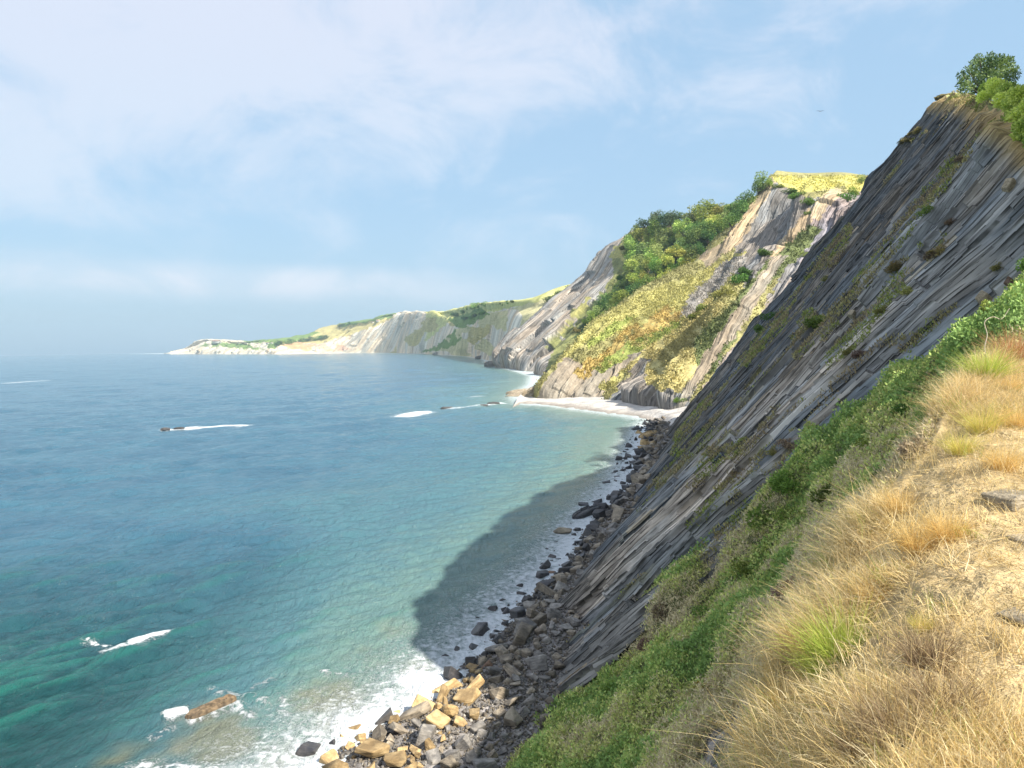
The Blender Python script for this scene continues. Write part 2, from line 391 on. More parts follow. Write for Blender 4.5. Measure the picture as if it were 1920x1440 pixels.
# ------------------------------------------------------------------ colours of the ground
C_ = dict(shale=(.066, .070, .074), grey=(.165, .16, .155), brown=(.15, .125, .105), tan=(.34, .27, .18), cream=(.27, .235, .185), scree=(.33, .305, .27),
          yell=(.41, .38, .14), orange=(.43, .32, .11), green=(.17, .25, .07), lime=(.29, .33, .09), olive=(.22, .23, .09), dry=(.46, .40, .17), dark=(.05, .085, .03),
          straw=(.46, .36, .16), sand=(.62, .50, .30), purple=(.17, .15, .155))
def paint(V, base, zones, wob=7.0, seed=0, wsc=14.0):
    u, v = bearing(V)
    wu = u + wob * 2 * fbm(u / wsc, v / wsc, seed, 4, .6); wv = v + wob * 2 * fbm(u / wsc + 9, v / wsc + 5, seed + 30, 4, .6)
    c = np.empty(V.shape); c[:] = base[0]; rk = np.full(u.shape, float(base[1]))
    for poly, cn, r, *al in zones:
        mk = inpoly(wu, wv, poly)
        if al: mk &= (fbm(u / al[1], v / al[1], seed + 77 + len(poly), 3) * .5 + .5) < al[0]
        cc = np.array(C_[cn]) if isinstance(cn, str) else np.array(cn)
        c[mk] = cc; rk[mk] = r
    return c, rk
def bedvec(V, d, t):
    return np.stack([V @ d, V @ t, V[..., 2] * 0], -1)
def beddir(p, q, n):
    d = q - p; d /= np.linalg.norm(d); n = n - d * (n @ d); n /= np.linalg.norm(n)
    return d, np.cross(n, d), n
def land(name, G, mat, col, rock, bedv, label=None, kind='structure', cat=None, flip=False):
    V = G.reshape(-1, 3); f = grid_faces(*G.shape[:2])
    if flip: f = f[:, ::-1]
    o = mesh_obj(name, V, f, mat, attrs={'Col': col.reshape(-1, 3), 'rock': rock.ravel(), 'vbed': bedv.reshape(-1, 3)})
    tag(o, label, cat, kind=kind); return o

# ------------------------------------------------------------------ far coast
def far_coast():
    rows = [  # bearing, foot, half, cliff top, skyline
        (320, 664.2, 664, 663.8, 663.6), (352, 663.8, 661, 659, 658), (382, 664, 655, 645, 639.5), (408, 664, 656, 644, 637), (440, 664, 657, 650, 638.5), (470, 664, 655, 645, 641),
        (500, 664, 655, 642, 638.5), (525, 664, 655, 640, 637), (560, 663.5, 660, 652, 630), (590, 663, 658, 652, 623), (612, 662.5, 652, 642, 614), (650, 662, 646, 630, 606),
        (700, 662, 635, 614, 599), (728, 662, 625, 597, 592), (760, 662.5, 620, 590, 587), (800, 664, 622, 588, 586), (835, 666, 630, 596, 585), (870, 668, 630, 602, 576),
        (905, 674, 632, 598, 569), (950, 684, 640, 600, 564), (1000, 694, 645, 598, 558), (1045, 700, 640, 590, 540), (1090, 705, 640, 585, 531), (1150, 715, 640, 580, 528), (1230, 720, 640, 570, 520)]
    cols = []
    for u, f, h, t, s in rows:
        Y = S(u, min(f, 690))[1]
        Y = min(Y, 5600)
        ft = P(u, f, Y); ft[2] = -1.5
        back = P(u, s, Y * 1.24); back2 = back + np.array([Y * .05, Y * .25, -.01 * Y])
        cols.append([ft, P(u, h, Y * 1.045), P(u, t, Y * 1.10), P(u, (t + s) / 2, Y * 1.16), back, back2])
    G = patch(np.swapaxes(np.array(cols), 0, 1), 150, 900)
    n = normals(G); n *= np.sign(n[..., 2:3] + 1e-9)
    d, t, nn = beddir(P(760, 590, 2900), P(690, 660, 2800), np.array([-.3, -.8, .5]))
    bv = bedvec(G, d, t); q = bv[..., 1]; a = bv[..., 0]
    sc = G[..., 1] / 3000
    rows_ = np.linspace(0, 1, 150)[:, None] * np.ones((1, 900))
    cliff = sstep(.0, .08, rows_) * sstep(.62, .42, rows_)
    h = (layers(q + 12 * fbm(a / 90, q / 60, 3), a, 55, 260, 4) - .3) * 14 + (layers(q, a, 19, 90, 6) - .3) * 7 + 14 * fbm(q / 140, a / 400, 9)
    G = G + n * (h * cliff * sc + 5 * fbm(G[..., 0] / 60, G[..., 1] / 60, 2) * sstep(.05, .2, rows_) * sstep(1, .8, rows_) * sc)[..., None]
    zones = [([(300, 700), (300, 600), (1300, 500), (1300, 720)], (.58, .52, .41), 1),
             ([(560, 655), (610, 640), (700, 614), (735, 597), (735, 570), (560, 590)], 'dry', 0),
             ([(640, 612), (700, 604), (745, 590), (735, 580), (640, 595)], 'green', 0), ([(800, 640), (850, 596), (1000, 570), (1070, 560), (1070, 500), (800, 560)], (.52, .52, .20), 0),
             ([(730, 662), (800, 596), (860, 590), (960, 585), (900, 640), (830, 668)], 'dry', 0, .45, 30), ([(800, 668), (830, 640), (890, 590), (960, 580), (1080, 540), (1060, 620), (940, 670)], (.52, .48, .26), 0, .5, 26),
             ([(830, 640), (880, 590), (900, 590), (850, 650), (790, 662)], 'green', 0, .6, 10), ([(840, 600), (900, 578), (920, 590), (860, 615)], 'green', 0),
             ([(370, 648), (410, 640), (470, 648), (500, 655), (430, 652)], 'green', 0, .7, 12), ([(505, 640), (525, 640), (515, 656), (500, 650)], 'green', 0), ([(545, 640), (600, 645), (570, 658), (530, 650)], (.50, .33, .18), 0.5),
             ([(545, 655), (580, 642), (640, 645), (660, 655), (560, 668)], (.55, .38, .28), 1, .6, 20), ([(460, 643), (560, 640), (600, 625), (560, 615), (440, 625)], 'green', 0)]
    c, r = paint(G, ((.58, .52, .41), 1), zones, 3.0, 5, 9.0)
    v = fbm(q / 25, a / 90, 31)[..., None]
    c = np.where(r[..., None] > .5, c * (1 + .3 * v), c)
    land('hills', G, M_far, c, r, bv)
far_coast()

# ------------------------------------------------------------------ middle headland (grey, woods on its flank)
def headland():
    ctrl = [[(990, 680, 1300), (930, 686, 985), (970, 692, 830), (1010, 702, 677), (1060, 715, 580), (1150, 740, 520)],
            [(1040, 630, 1270), (985, 635, 980), (1040, 630, 830), (1080, 640, 690), (1130, 640, 600), (1220, 650, 540)],
            [(1090, 575, 1250), (1040, 575, 970), (1100, 570, 830), (1140, 580, 700), (1200, 575, 620), (1290, 570, 560)],
            [(1130, 530, 1230), (1095, 527, 960), (1145, 520, 830), (1190, 510, 720), (1270, 490, 640), (1360, 480, 590)],
            [(1180, 480, 1200), (1150, 471, 950), (1203, 430, 840), (1300, 424, 740), (1382, 400, 680), (1460, 350, 650)]]
    c = pp(ctrl)
    c = np.concatenate([c[:1] * [1, 1, 0] + [0, 0, -4], c[:1] * [1, 1, 0] + [0, 0, 0.5], c[1:], c[-1:] + [25, 110, 2], c[-1:] + [60, 300, -40]])
    G = patch(c, 420, 620); n = normals(G); n *= np.sign(n[..., 2:3] + 1e-9)
    d, t, nn = beddir(P(1150, 471, 950), P(950, 690, 900), np.array([-.5, -.6, .6]))
    bv = bedvec(G, d, t); q, a = bv[..., 1], bv[..., 0]
    rr = np.linspace(0, 1, 420)[:, None] * np.ones((1, 620)); wgt = sstep(.1, .18, rr) * sstep(.76, .66, rr)
    qq = q + 10 * fbm(a / 80, q / 50, 4)
    h = (layers(qq, a, 34, 200, 14) - .3) * 22 + (layers(qq, a, 11, 70, 15) - .3) * 7 + 14 * fbm(a / 120, q / 70, 19)
    G = G + n * (h * wgt)[..., None]
    zones = [([(1150, 480), (1165, 455), (1230, 420), (1500, 330), (1500, 560), (1040, 700), (1020, 690), (1090, 590), (1120, 560), (1150, 510)], 'olive', 0),
             ([(1140, 480), (1180, 440), (1230, 425), (1210, 470), (1170, 490)], 'yell', 0),
             ([(1100, 600), (1200, 480), (1400, 380), (1480, 380), (1200, 600), (1060, 640)], 'dark', 0),
             ([(1010, 630), (1060, 570), (1100, 560), (1050, 630), (960, 690), (920, 690)], 'scree', 1, .6, 20),
             ([(1090, 560), (1120, 545), (1060, 620), (1030, 640)], 'yell', 0, .6, 12), ([(1020, 650), (1090, 590), (1110, 590), (1050, 660)], 'olive', 0, .6, 12)]
    cc, r = paint(G, ((.29, .265, .235), 1), zones, 5, 8, 14)
    v = fbm(q / 9, a / 60, 31)[..., None]
    cc = np.where(r[..., None] > .5, cc * (1 + .35 * v), cc)
    land('headland', G, M_mid, cc, r, bv)
    return G
G_head = headland()

# ------------------------------------------------------------------ bay slope above the beach
def bay():
    cols = [[(1080, 735, 480), (1130, 690, 500), (1190, 620, 520), (1280, 560, 540), (1400, 480, 570), (1480, 345, 600)],
            [(1003, 742, 368), (1035, 695, 385), (1100, 620, 410), (1200, 555, 440), (1330, 472, 475), (1440, 337, 510)],
            [(1090, 745, 345), (1120, 700, 360), (1180, 625, 380), (1260, 560, 410), (1370, 465, 445), (1500, 362, 480)],
            [(1160, 755, 318), (1200, 705, 340), (1260, 640, 355), (1330, 560, 385), (1430, 455, 420), (1552, 352, 450)],
            [(1228, 778, 285), (1280, 700, 310), (1335, 625, 330), (1400, 545, 355), (1490, 450, 385), (1625, 372, 415)],
            [(1330, 800, 250), (1385, 700, 280), (1450, 610, 305), (1530, 500, 330), (1620, 420, 360), (1760, 345, 385)],
            [(1480, 820, 235), (1530, 700, 260), (1600, 610, 280), (1700, 500, 300), (1800, 420, 330), (1900, 345, 360)]]
    c = np.swapaxes(pp(cols), 0, 1)
    low = c[:1].copy(); low[..., 2] = -4; low += [0, -6, 0]
    top = pp([[(1500, 352, 660), (1443, 345, 585), (1505, 336, 680), (1570, 338, 680), (1640, 345, 660), (1760, 352, 640), (1900, 350, 620)]])
    c = np.concatenate([low, c, top, top + [30, 250, -30]])
    G = patch(c, 620, 760); n = normals(G); n *= np.sign(n[..., 2:3] + 1e-9)
    d, t, nn = beddir(P(1555, 352, 450), P(1245, 770, 290), np.array([-.5, -.6, .6]))
    bv = bedvec(G, d, t); q, a = bv[..., 1], bv[..., 0]
    u, v = bearing(G)
    rr = np.linspace(0, 1, 620)[:, None] * np.ones((1, 760)); wgt = sstep(.10, .15, rr) * sstep(.755, .70, rr)
    # smooth vegetated apron in the lower left, ribs elsewhere
    apron = sstep(0, 60, 0.78 * (u - 1200) + .62 * (v - 540)) * sstep(700, 640, v - (u - 1150) * .35)
    apron *= sstep(1400, 1330, u)
    qq = q + 5 * fbm(a / 60, q / 30, 4)
    rib = (layers(qq, a, 27, 400, 41) - .3) * 8.5 + (layers(qq, a, 9.5, 60, 42) - .3) * 3.4 + (layers(qq, a, 3.2, 30, 43) - .3) * 1.6
    h = rib * (1 - .93 * apron) + 5 * fbm(a / 45, q / 30, 19) + .9 * fbm(G[..., 0] / 5, G[..., 1] / 5, 3, 4, .6)
    # the two big sandstone ribs; their sunlit crests are painted paler below
    for (p1, p2, amp) in (((1560, 356, 445), (1440, 480, 425), 9), ((1468, 478, 365), (1255, 775, 285), 10)):
        A = P(*p1); B = P(*p2); e = B - A; L = np.linalg.norm(e); e /= L
        s = (G - A) @ e; off = (G - A) @ t
        side = off * np.sign((P(p1[0] + 40, p1[1], p1[2]) - A) @ t)       # positive to the right
        prof = np.where(side < 0, np.exp(-(side / 3.0) ** 2), np.exp(-(side / 13.0) ** 2))
        h = h + amp * prof * sstep(-8, 12, s) * sstep(L + 20, L - 20, s)
    # recess of the big grey slab
    A = P(1460, 410, 470); h = h - 10 * np.exp(-((((G - A) @ t) / 16) ** 2 + (((G - A) @ d) / 45) ** 2))
    G = G + n * (h * wgt)[..., None]
    z = [([(1440, 330), (1640, 330), (1800, 340), (1800, 380), (1640, 372), (1590, 352), (1550, 352), (1500, 362), (1450, 340)], (.50, .46, .14), 0),
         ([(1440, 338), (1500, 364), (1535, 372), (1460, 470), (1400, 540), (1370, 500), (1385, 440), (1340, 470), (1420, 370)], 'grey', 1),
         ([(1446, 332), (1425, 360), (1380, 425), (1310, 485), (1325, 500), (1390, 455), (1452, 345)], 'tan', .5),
         ([(1575, 360), (1680, 360), (1680, 440), (1500, 560), (1440, 490), (1480, 455)], 'purple', 1),
         ([(1500, 480), (1540, 430), (1520, 420), (1440, 490), (1380, 560), (1290, 650), (1285, 700), (1340, 700), (1420, 560)], (.13, .155, .06), 0, .8, 14),
         ([(1562, 352), (1580, 360), (1530, 412), (1470, 465), (1440, 485), (1455, 458), (1520, 388)], 'tan', .6),  # upper rib crest: sunlight put into a paler sandstone colour
         ([(1290, 520), (1400, 470), (1300, 560), (1260, 600), (1100, 640), (1040, 690), (1090, 620), (1200, 550)], 'yell', 0),
         ([(1250, 600), (1330, 560), (1360, 570), (1300, 640), (1310, 700), (1250, 760), (1200, 700), (1130, 680)], 'dry', 0),
         ([(1400, 482), (1362, 490), (1300, 550), (1275, 592), (1290, 595), (1345, 548), (1390, 505)], 'scree', 0),
         ([(1130, 660), (1180, 612), (1250, 580), (1285, 585), (1265, 610), (1200, 640), (1120, 700), (1085, 690)], 'orange', 0, .62, 12),
         ([(1100, 640), (1160, 600), (1200, 590), (1150, 625), (1100, 655)], 'lime', 0), ([(1100, 700), (1180, 640), (1290, 596), (1280, 610), (1190, 665), (1130, 705)], 'lime', 0, .65, 9),
         ([(1010, 738), (1060, 665), (1100, 690), (1130, 700), (1190, 660), (1210, 655), (1140, 730), (1130, 760), (1000, 760)], 'cream', .35),
         ([(1075, 700), (1100, 670), (1130, 665), (1120, 690), (1095, 712)], 'orange', 0, .7, 8), ([(1120, 725), (1180, 690), (1150, 730), (1125, 735)], 'yell', 0, .8, 10),
         ([(1135, 755), (1205, 668), (1222, 672), (1215, 720), (1290, 740), (1310, 820), (1190, 790)], 'grey', 1),
         ([(1210, 700), (1225, 660), (1300, 690), (1270, 725), (1240, 735)], 'dry', 0, .75, 10),
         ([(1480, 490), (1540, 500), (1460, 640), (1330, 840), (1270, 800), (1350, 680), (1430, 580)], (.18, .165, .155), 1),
         ([(1455, 476), (1474, 482), (1415, 580), (1332, 690), (1268, 785), (1252, 780), (1322, 665), (1400, 550)], 'cream', .7)]  # lower rib crest: pale sandstone with the sun painted in
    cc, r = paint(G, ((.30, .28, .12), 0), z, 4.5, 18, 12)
    vv = fbm(q / 4, a / 40, 31)[..., None]
    cc = np.where(r[..., None] > .4, cc * (1 + .35 * vv), cc * (1 + .30 * fbm(G[..., 0] / 2.2, G[..., 2] / 2.2, 44, 3)[..., None]))
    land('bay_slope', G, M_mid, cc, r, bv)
    return G
G_bay = bay()

# pebble beach
def beach():
    w_ = [(960, 765), (985, 757), (1060, 763), (1130, 773), (1224, 788), (1262, 812)]
    f_ = [(985, 741), (1000, 738), (1075, 739), (1150, 748), (1230, 770), (1290, 800)]
    r0 = [S(*p) + [-4, -14, -1.6] for p in w_]; r1 = [S(*p) + [0, 0, .05] for p in w_]
    r2 = [(S(*a) * .55 + S(*b) * .45) * [1, 1, 0] + [0, 0, 2.2] for a, b in zip(w_, f_)]
    r3 = [S(*p) * [1, 1, 0] + [0, 0, 2.6] for p in f_]; r4 = [S(*p) * [1, 1, 0] + [6, 22, 4] for p in f_]
    G = patch(np.array([r0, r1, r2, r3, r4]), 120, 260)
    G[..., 2] += .25 * fbm(G[..., 0] / 5, G[..., 1] / 5, 5)
    c = np.empty(G.shape); c[:] = (.50, .47, .43); k = fbm(G[..., 0] / 8, G[..., 1] / 3, 9)
    c *= (1 + .12 * k)[..., None]
    wet = sstep(1.0, .2, G[..., 2])[..., None]; c = c * (1 - .4 * wet) * (1 - wet * [0, .05, .1])
    land('beach', G, M_mid, c, G[..., 2] * 0, G * 0)
beach()

# ------------------------------------------------------------------ near cliff: one bedded face
TOP = [P(1772, 184, 186), P(1800, 181, 158), P(1830, 188, 128), P(1880, 215, 88), P(1930, 250, 62), P(2050, 300, 46), P(2300, 280, 34)]
FOOT = [S(1260, 808), S(1248, 850), S(1212, 920), S(1158, 1012), S(1100, 1110), S(1088, 1190), S(1030, 1320)]
FOOT[0] = FOOT[0] + [0, 0, 0]
def near_cliff():
    top = np.array(TOP); foot = np.array(FOOT)
    # wrap round the nose, hidden behind the skyline
    top = np.concatenate([[top[0] + [70, 60, -14]], [top[0] + [16, 8, -3]], top]); foot = np.concatenate([[foot[0] + [62, 45, 0]], [foot[0] + [9, 12, 0]], foot])
    # columns are spaced so that each covers about the same angle: closer where the face is near
    nc = 1900; t0 = np.linspace(0, len(top) - 1, 5000); T0, B0 = cr(top, t0), cr(foot, t0); M0 = (T0 + B0) / 2; D0 = B0 - T0; D0 /= np.linalg.norm(D0, axis=1)[:, None]
    s0 = np.diff(M0, axis=0); s0 = s0 - D0[1:] * np.sum(s0 * D0[1:], 1)[:, None]
    w0 = np.linalg.norm(s0, axis=1) / np.maximum(M0[1:, 1], 30) ** .8 * np.where(t0[1:] < 1.7, .25, 1); w0 = np.concatenate([[0], np.cumsum(w0)])
    tt = np.interp(np.linspace(0, w0[-1], nc), w0, t0); wN = tt
    T = cr(top, tt); B = cr(foot, tt)
    nr = 640; s = np.concatenate([np.linspace(-.10, 1.0, nr - 14), 1 + np.linspace(.004, .05, 14)])
    G = T[None] * (1 - s[:, None, None]) + B[None] * s[:, None, None]
    # above the edge the land bends over to a plateau
    up = np.clip(-s, 0, 1)[:, None]
    dirn = (T - B); horiz = dirn * [1, 1, 0]
    plate = T[None] + horiz[None] * (up * 3.0)[..., None] * 1.0 + np.array([0, 0, -6.0]) * (up * 10)[..., None] ** 1
    G = np.where((s < 0)[:, None, None], plate, G)
    G[..., 2] -= (1.0 * np.sin(np.pi * np.clip(s, 0, 1)) ** 1)[:, None] * (.4 + .6 * sstep(0, 60, G[..., 1] - 40))   # slightly hollow
    n = normals(G); n *= np.sign(n[..., 2:3] + 1e-9)
    # bed coordinates follow the ruled lines: a along, q across (metres)
    acc = np.zeros(nc); mid = T * .5 + B * .5
    dq = np.linalg.norm(np.diff(mid, axis=0) - 0, axis=1)
    dl = (B - T); dl /= np.linalg.norm(dl, axis=1)[:, None]
    st = np.diff(mid, axis=0); perp = st - dl[1:] * np.sum(st * dl[1:], 1)[:, None]
    acc[1:] = np.cumsum(np.linalg.norm(perp, axis=1))
    L = np.linalg.norm(B - T, axis=1)
    a = s[:, None] * L[None]; q = np.broadcast_to(acc[None], a.shape).copy()
    # the beds fan slightly and cut the grid lines: broken, slanting edges
    q = q + .020 * a + 1.2 * fbm(a / 75, q / 25, 2)
    near = sstep(120, 45, G[..., 1])
    h = (layers(q, a, 9.5, 90, 61) - .3) * 1.3 + (layers(q + .15 * fbm(a / 5, q, 7), a, 3.1, 36, 62) - .3) * 1.3 + (layers(q, a, 1.05, 17, 63) - .3) * .95 + 1.6 * fbm(a / 70, q / 13, 70, 2)
    h += (layers(q, a, .36, 7, 64) - .3) * .42
    h += .6 * fbm(a / 24, q / 9, 71, 3) + .22 * fbm(a / 6, q / 1.2, 72, 3)
    ed = sstep(0, .02, s)[:, None] * np.ones_like(q)
    top_rag = 1.6 * fbm(q / 4, a * 0, 91, 4)
    G = G + n * (h * ed * (.8 + .35 * near))[..., None]
    G[..., 2] += top_rag * np.exp(-(s[:, None] / .012) ** 2) * .8
    # skyline nose is uneven
    G[..., 0] += (2.6 * fbm(a / 16, q * 0 + 3, 95, 4, .65) + 1.5 * (layers(a, q * 0, 13, 50, 96) - .3)) * np.exp(-((wN[None] - 2.0) / .25) ** 2)
    # colour: dark shale with brown, grey and pale beds
    band = fbm(q / 2.2, a / 160, 33, 3)[..., None]; band2 = fbm(q / .6, a / 30, 34, 3)[..., None]
    c = np.array(C_['shale']) * (1 + .45 * band2) * np.ones(G.shape)
    c = c + sstep(.05, .45, band) * np.array([.032, .025, .016])
    gr = sstep(.15, .5, fbm(q / 6, a / 40, 38, 3))[..., None] * near[..., None]
    c = c * (1 - gr) + np.array([.17, .160, .150]) * gr * (1 + .35 * band2)
    c = c * (1.2 + 1.0 * near[..., None])
    pal = (layers(q, a, .8, 14, 83) > .86)[..., None] * (.25 + .75 * (vn(a / 10, q, 84) > .5))[..., None]
    c = c * (1 - .7 * pal) + np.array([.30, .25, .18]) * .7 * pal
    r = np.ones(q.shape)
    # top soil and turf at the edge
    soil = sstep(.055, .01, s[:, None] + .03 * fbm(q / 3, a / 6, 55)) * sstep(-.02, .0, s)[:, None]
    soil *= sstep(1.6, 2.2, wN)[None]
    c = c * (1 - soil[..., None]) + np.array([.36, .27, .13]) * soil[..., None]
    turf = (s[:, None] < -.001) * np.ones_like(q)
    c = c * (1 - turf[..., None]) + np.array(C_['olive']) * 1.5 * turf[..., None]; r = r * (1 - turf) * (1 - .5 * soil)
    # sheets of grass hanging on ledges
    gsel = sstep(.30, .55, fbm(q / 3.2, a / 22, 47, 4)) * sstep(.15, .4, fbm(q / 9, a / 30, 48, 3) + .35)
    c = c * (1 - .8 * gsel[..., None]) + np.array([.17, .16, .07]) * .8 * gsel[..., None]; r = r * (1 - .7 * gsel)
    o = land('cliff', G, M_near, c, r, np.stack([a, q + 1.0 * (layers(q, a, 9.5, 90, 61) - .3) * 1.3, q * 0], -1)); o.data.polygons.foreach_set('use_smooth', np.zeros(len(o.data.polygons), bool))
    return G, s, wN, a, q, gsel
G_cl, CS, CW, CA, CQ, CG = near_cliff()

# unseen crag right of the view, its crest shaped to cast the shore's shadow
def crag():
    sv = np.array(SUN); pts = []
    for u, v in [(775, 1215), (768, 1180), (772, 1145), (800, 1112), (860, 1035), (950, 960), (1040, 910), (1110, 884)]:
        g = S(u, v); t_ = (.715 * g[1] - g[0]) / (sv[0] - .715 * sv[1]) + .5; pts.append(g + sv * t_)
    cr_ = np.array([pts[0] + [-5, -7, -24], pts[0] + [-2.0, -3, -9]] + pts + [pts[-1] + [25, 34, 6]])
    rows = [cr_ + [-.2, 1.0, -30], cr_ + [-.1, .6, -9], cr_, cr_ + [5, -1.5, 1.0], cr_ + [22, -6, -4], cr_ + [60, -16, -12]]
    G = patch(np.array(rows), 90, 260); X, Y, Z = G[..., 0], G[..., 1], G[..., 2]
    G[..., 2] += 2.2 * fbm(X / 7, Y / 5, 66, 5, .6) - .6; c = np.empty(G.shape); c[:] = C_['olive']
    land('unseen_hillside', G, M_near, c, X * 0 + .3, np.stack([X, Z, X * 0], -1))
crag()

# ------------------------------------------------------------------ green slope, brow and path
def foreground():
    A = [(930, 1500, 43), (985, 1400, 50), (1075, 1265, 61), (1230, 1112, 57), (1440, 935, 48), (1640, 750, 42), (1850, 600, 34), (2000, 490, 31)]
    B = [(1010, 1560, 30), (1080, 1440, 35), (1180, 1330, 40), (1340, 1180, 37), (1520, 1000, 32), (1690, 830, 28), (1830, 675, 25), (1960, 540, 23)]
    Cc = [(1180, 1600, 15), (1260, 1460, 18), (1350, 1340, 19), (1470, 1180, 18), (1580, 1030, 17), (1700, 880, 16), (1800, 735, 15), (1930, 605, 15)]
    D = [(1330, 1620, 6.0), (1385, 1440, 6.3), (1445, 1290, 6.8), (1535, 1120, 7.6), (1645, 960, 8.4), (1735, 820, 9.4), (1815, 705, 10.5), (1920, 640, 12)]
    D2 = [(1420, 1620, 4.3), (1470, 1440, 4.7), (1530, 1290, 5.2), (1610, 1110, 6.1), (1700, 945, 7.1), (1780, 805, 8.5), (1850, 700, 10.2), (1945, 645, 12)]
    E_ = [(1620, 1620, 2.9), (1670, 1440, 3.3), (1720, 1300, 3.9), (1770, 1100, 4.9), (1820, 945, 6.1), (1870, 805, 8.0), (1920, 700, 10.3), (2000, 650, 12.2)]
    Fp = [(2100, 1620, 2.3), (2150, 1440, 2.9), (2150, 1300, 3.5), (2150, 1100, 4.5), (2150, 945, 5.7), (2150, 800, 7.7), (2150, 690, 10.3), (2250, 640, 12.5)]
    c = pp([A, B, Cc, D, D2, E_, Fp])
    low = c[:1] + np.array([-3, 8, -6]); right = c[-1:] + np.array([4, 0, .6]); right2 = c[-1:] + np.array([16, 3, 5])
    c = np.concatenate([low, c, right, right2])
    # extend towards and behind the camera
    ext = c[:, :1] + (c[:, :1] - c[:, 1:2]) * 1.0
    ext2 = ext + (c[:, :1] - c[:, 1:2]) * 3 + np.array([0, -6, 0])
    c = np.concatenate([ext2, ext, c], 1)
    R = c.shape[0]
    nr, nc = 900, 620
    wr = np.interp(np.linspace(0, 1, nr), [0, .05, .2, .38, .55, .66, .80, .93, 1], np.array([0, 1, 2, 3, 4, 5, 6, 7, 9]) / (R - 1))
    G = patch(c, nr, nc, wr); n = normals(G); n *= np.sign(n[..., 2:3] + 1e-9)
    row = (wr * (R - 1))[:, None] * np.ones((1, nc))       # 1=A 2=B 3=C 4=D 5=D2 6=E 7=path
    X, Y, Z = G[..., 0], G[..., 1], G[..., 2]
    veg = sstep(4.3, 3.6, row)
    s1 = X * .8 + Y * .6; s2 = -X * .6 + Y * .8
    h = -.35 * veg * sstep(1500, 1750, bearing(G)[0]) + veg * (.25 + np.minimum(Y, 45) / 40) * (1.4 * fbm(s1 / 6.5, s2 / 3.8, 5, 3) + .5 * fbm(X / 1.6 + Z, Y / 1.6, 6, 4, .6)) + (1 - veg) * (.10 * fbm(X / .9, Y / .9, 7, 4) + .03 * fbm(X / .15, Y / .15, 8, 3))
    h *= sstep(.8, 1.5, row) * .8 + .2
    G = G + n * h[..., None]
    col = np.empty(G.shape); col[:] = (.15, .17, .07)
    k = fbm(X / 2.2, Y / 2.2 + Z / 2, 15, 4)
    col = col * (1 + .5 * k)[..., None]
    dry = sstep(3.0, 3.7, row + .35 * k)[..., None]; col = col * (1 - dry) + np.array([.28, .22, .12]) * dry
    st = sstep(3.9, 4.3, row + .15 * k)[..., None]; col = col * (1 - st) + np.array([.42, .32, .17]) * st
    sand = sstep(6.45, 7.0, row + .5 * fbm(X / .7, Y / .7, 16, 4))[..., None]; col = col * (1 - sand) + np.array([.60, .47, .27]) * sand
    col *= (1 + .18 * fbm(X / .12, Y / .12, 18, 3))[..., None]
    # bare shale gully in the lower part between brow and scrub
    u, v = bearing(G)
    bare = (inpoly(u + 14 * fbm(u / 30, v / 30, 3), v + 14 * fbm(u / 30, v / 30, 4), [(1290, 1460), (1330, 1380), (1420, 1270), (1470, 1230), (1450, 1290), (1400, 1380), (1370, 1460)]) & (row > 2.4) & (row < 4.2))
    col[bare] = (.10, .10, .11); rk = bare.astype(float)
    land('ground', G, M_near, col, rk, np.stack([X + Z, Y * .7 - Z, X * 0], -1))
    return G, normals(G), row, k, bare, u, v
G_fg, N_fg, ROW, KN, BARE, FU, FV = foreground()
N_fg = N_fg * np.sign(N_fg[..., 2:3] + 1e-9)

# gravel shore under the cliff
SHW = [(420, 1700), (520, 1520), (600, 1440), (690, 1372), (790, 1325), (855, 1275), (925, 1200), (985, 1130), (1060, 1060), (1105, 990), (1180, 900), (1198, 850), (1210, 812), (1224, 788)]
SHF = [(820, 1800), (900, 1560), (960, 1430), (1005, 1370), (1055, 1300), (1085, 1240), (1108, 1170), (1112, 1110), (1150, 1045), (1180, 1000), (1230, 905), (1258, 850), (1264, 815), (1268, 790)]
W3 = np.array([S(*p) for p in SHW]); F3 = np.array([S(*p) for p in SHF])
def shore():
    o = F3 - W3; on = o / np.linalg.norm(o, axis=1)[:, None]
    rows = np.array([W3 - on * 9 + [0, 0, -2.2], W3 + [0, 0, -.1], W3 * .5 + F3 * .5 + [0, 0, .6], F3 + [0, 0, .7], F3 + on * 7 + [0, 0, .2]])
    G = patch(rows, 160, 900); X, Y = G[..., 0], G[..., 1]
    G[..., 2] += .28 * fbm(X / 1.4, Y / 1.4, 4) + .10 * fbm(X / .35, Y / .35, 6)
    c = np.empty(G.shape); c[:] = (.27, .25, .235); c *= (1 + .35 * fbm(X / .5, Y / .5, 7, 4, .7))[..., None]
    wet = sstep(.5, .0, G[..., 2])[..., None]; c = c * (1 - .6 * wet)
    land('shore', G, M_near, c, X * 0, G * 0)
    return G
G_sh = shore()
exec_stage = 1
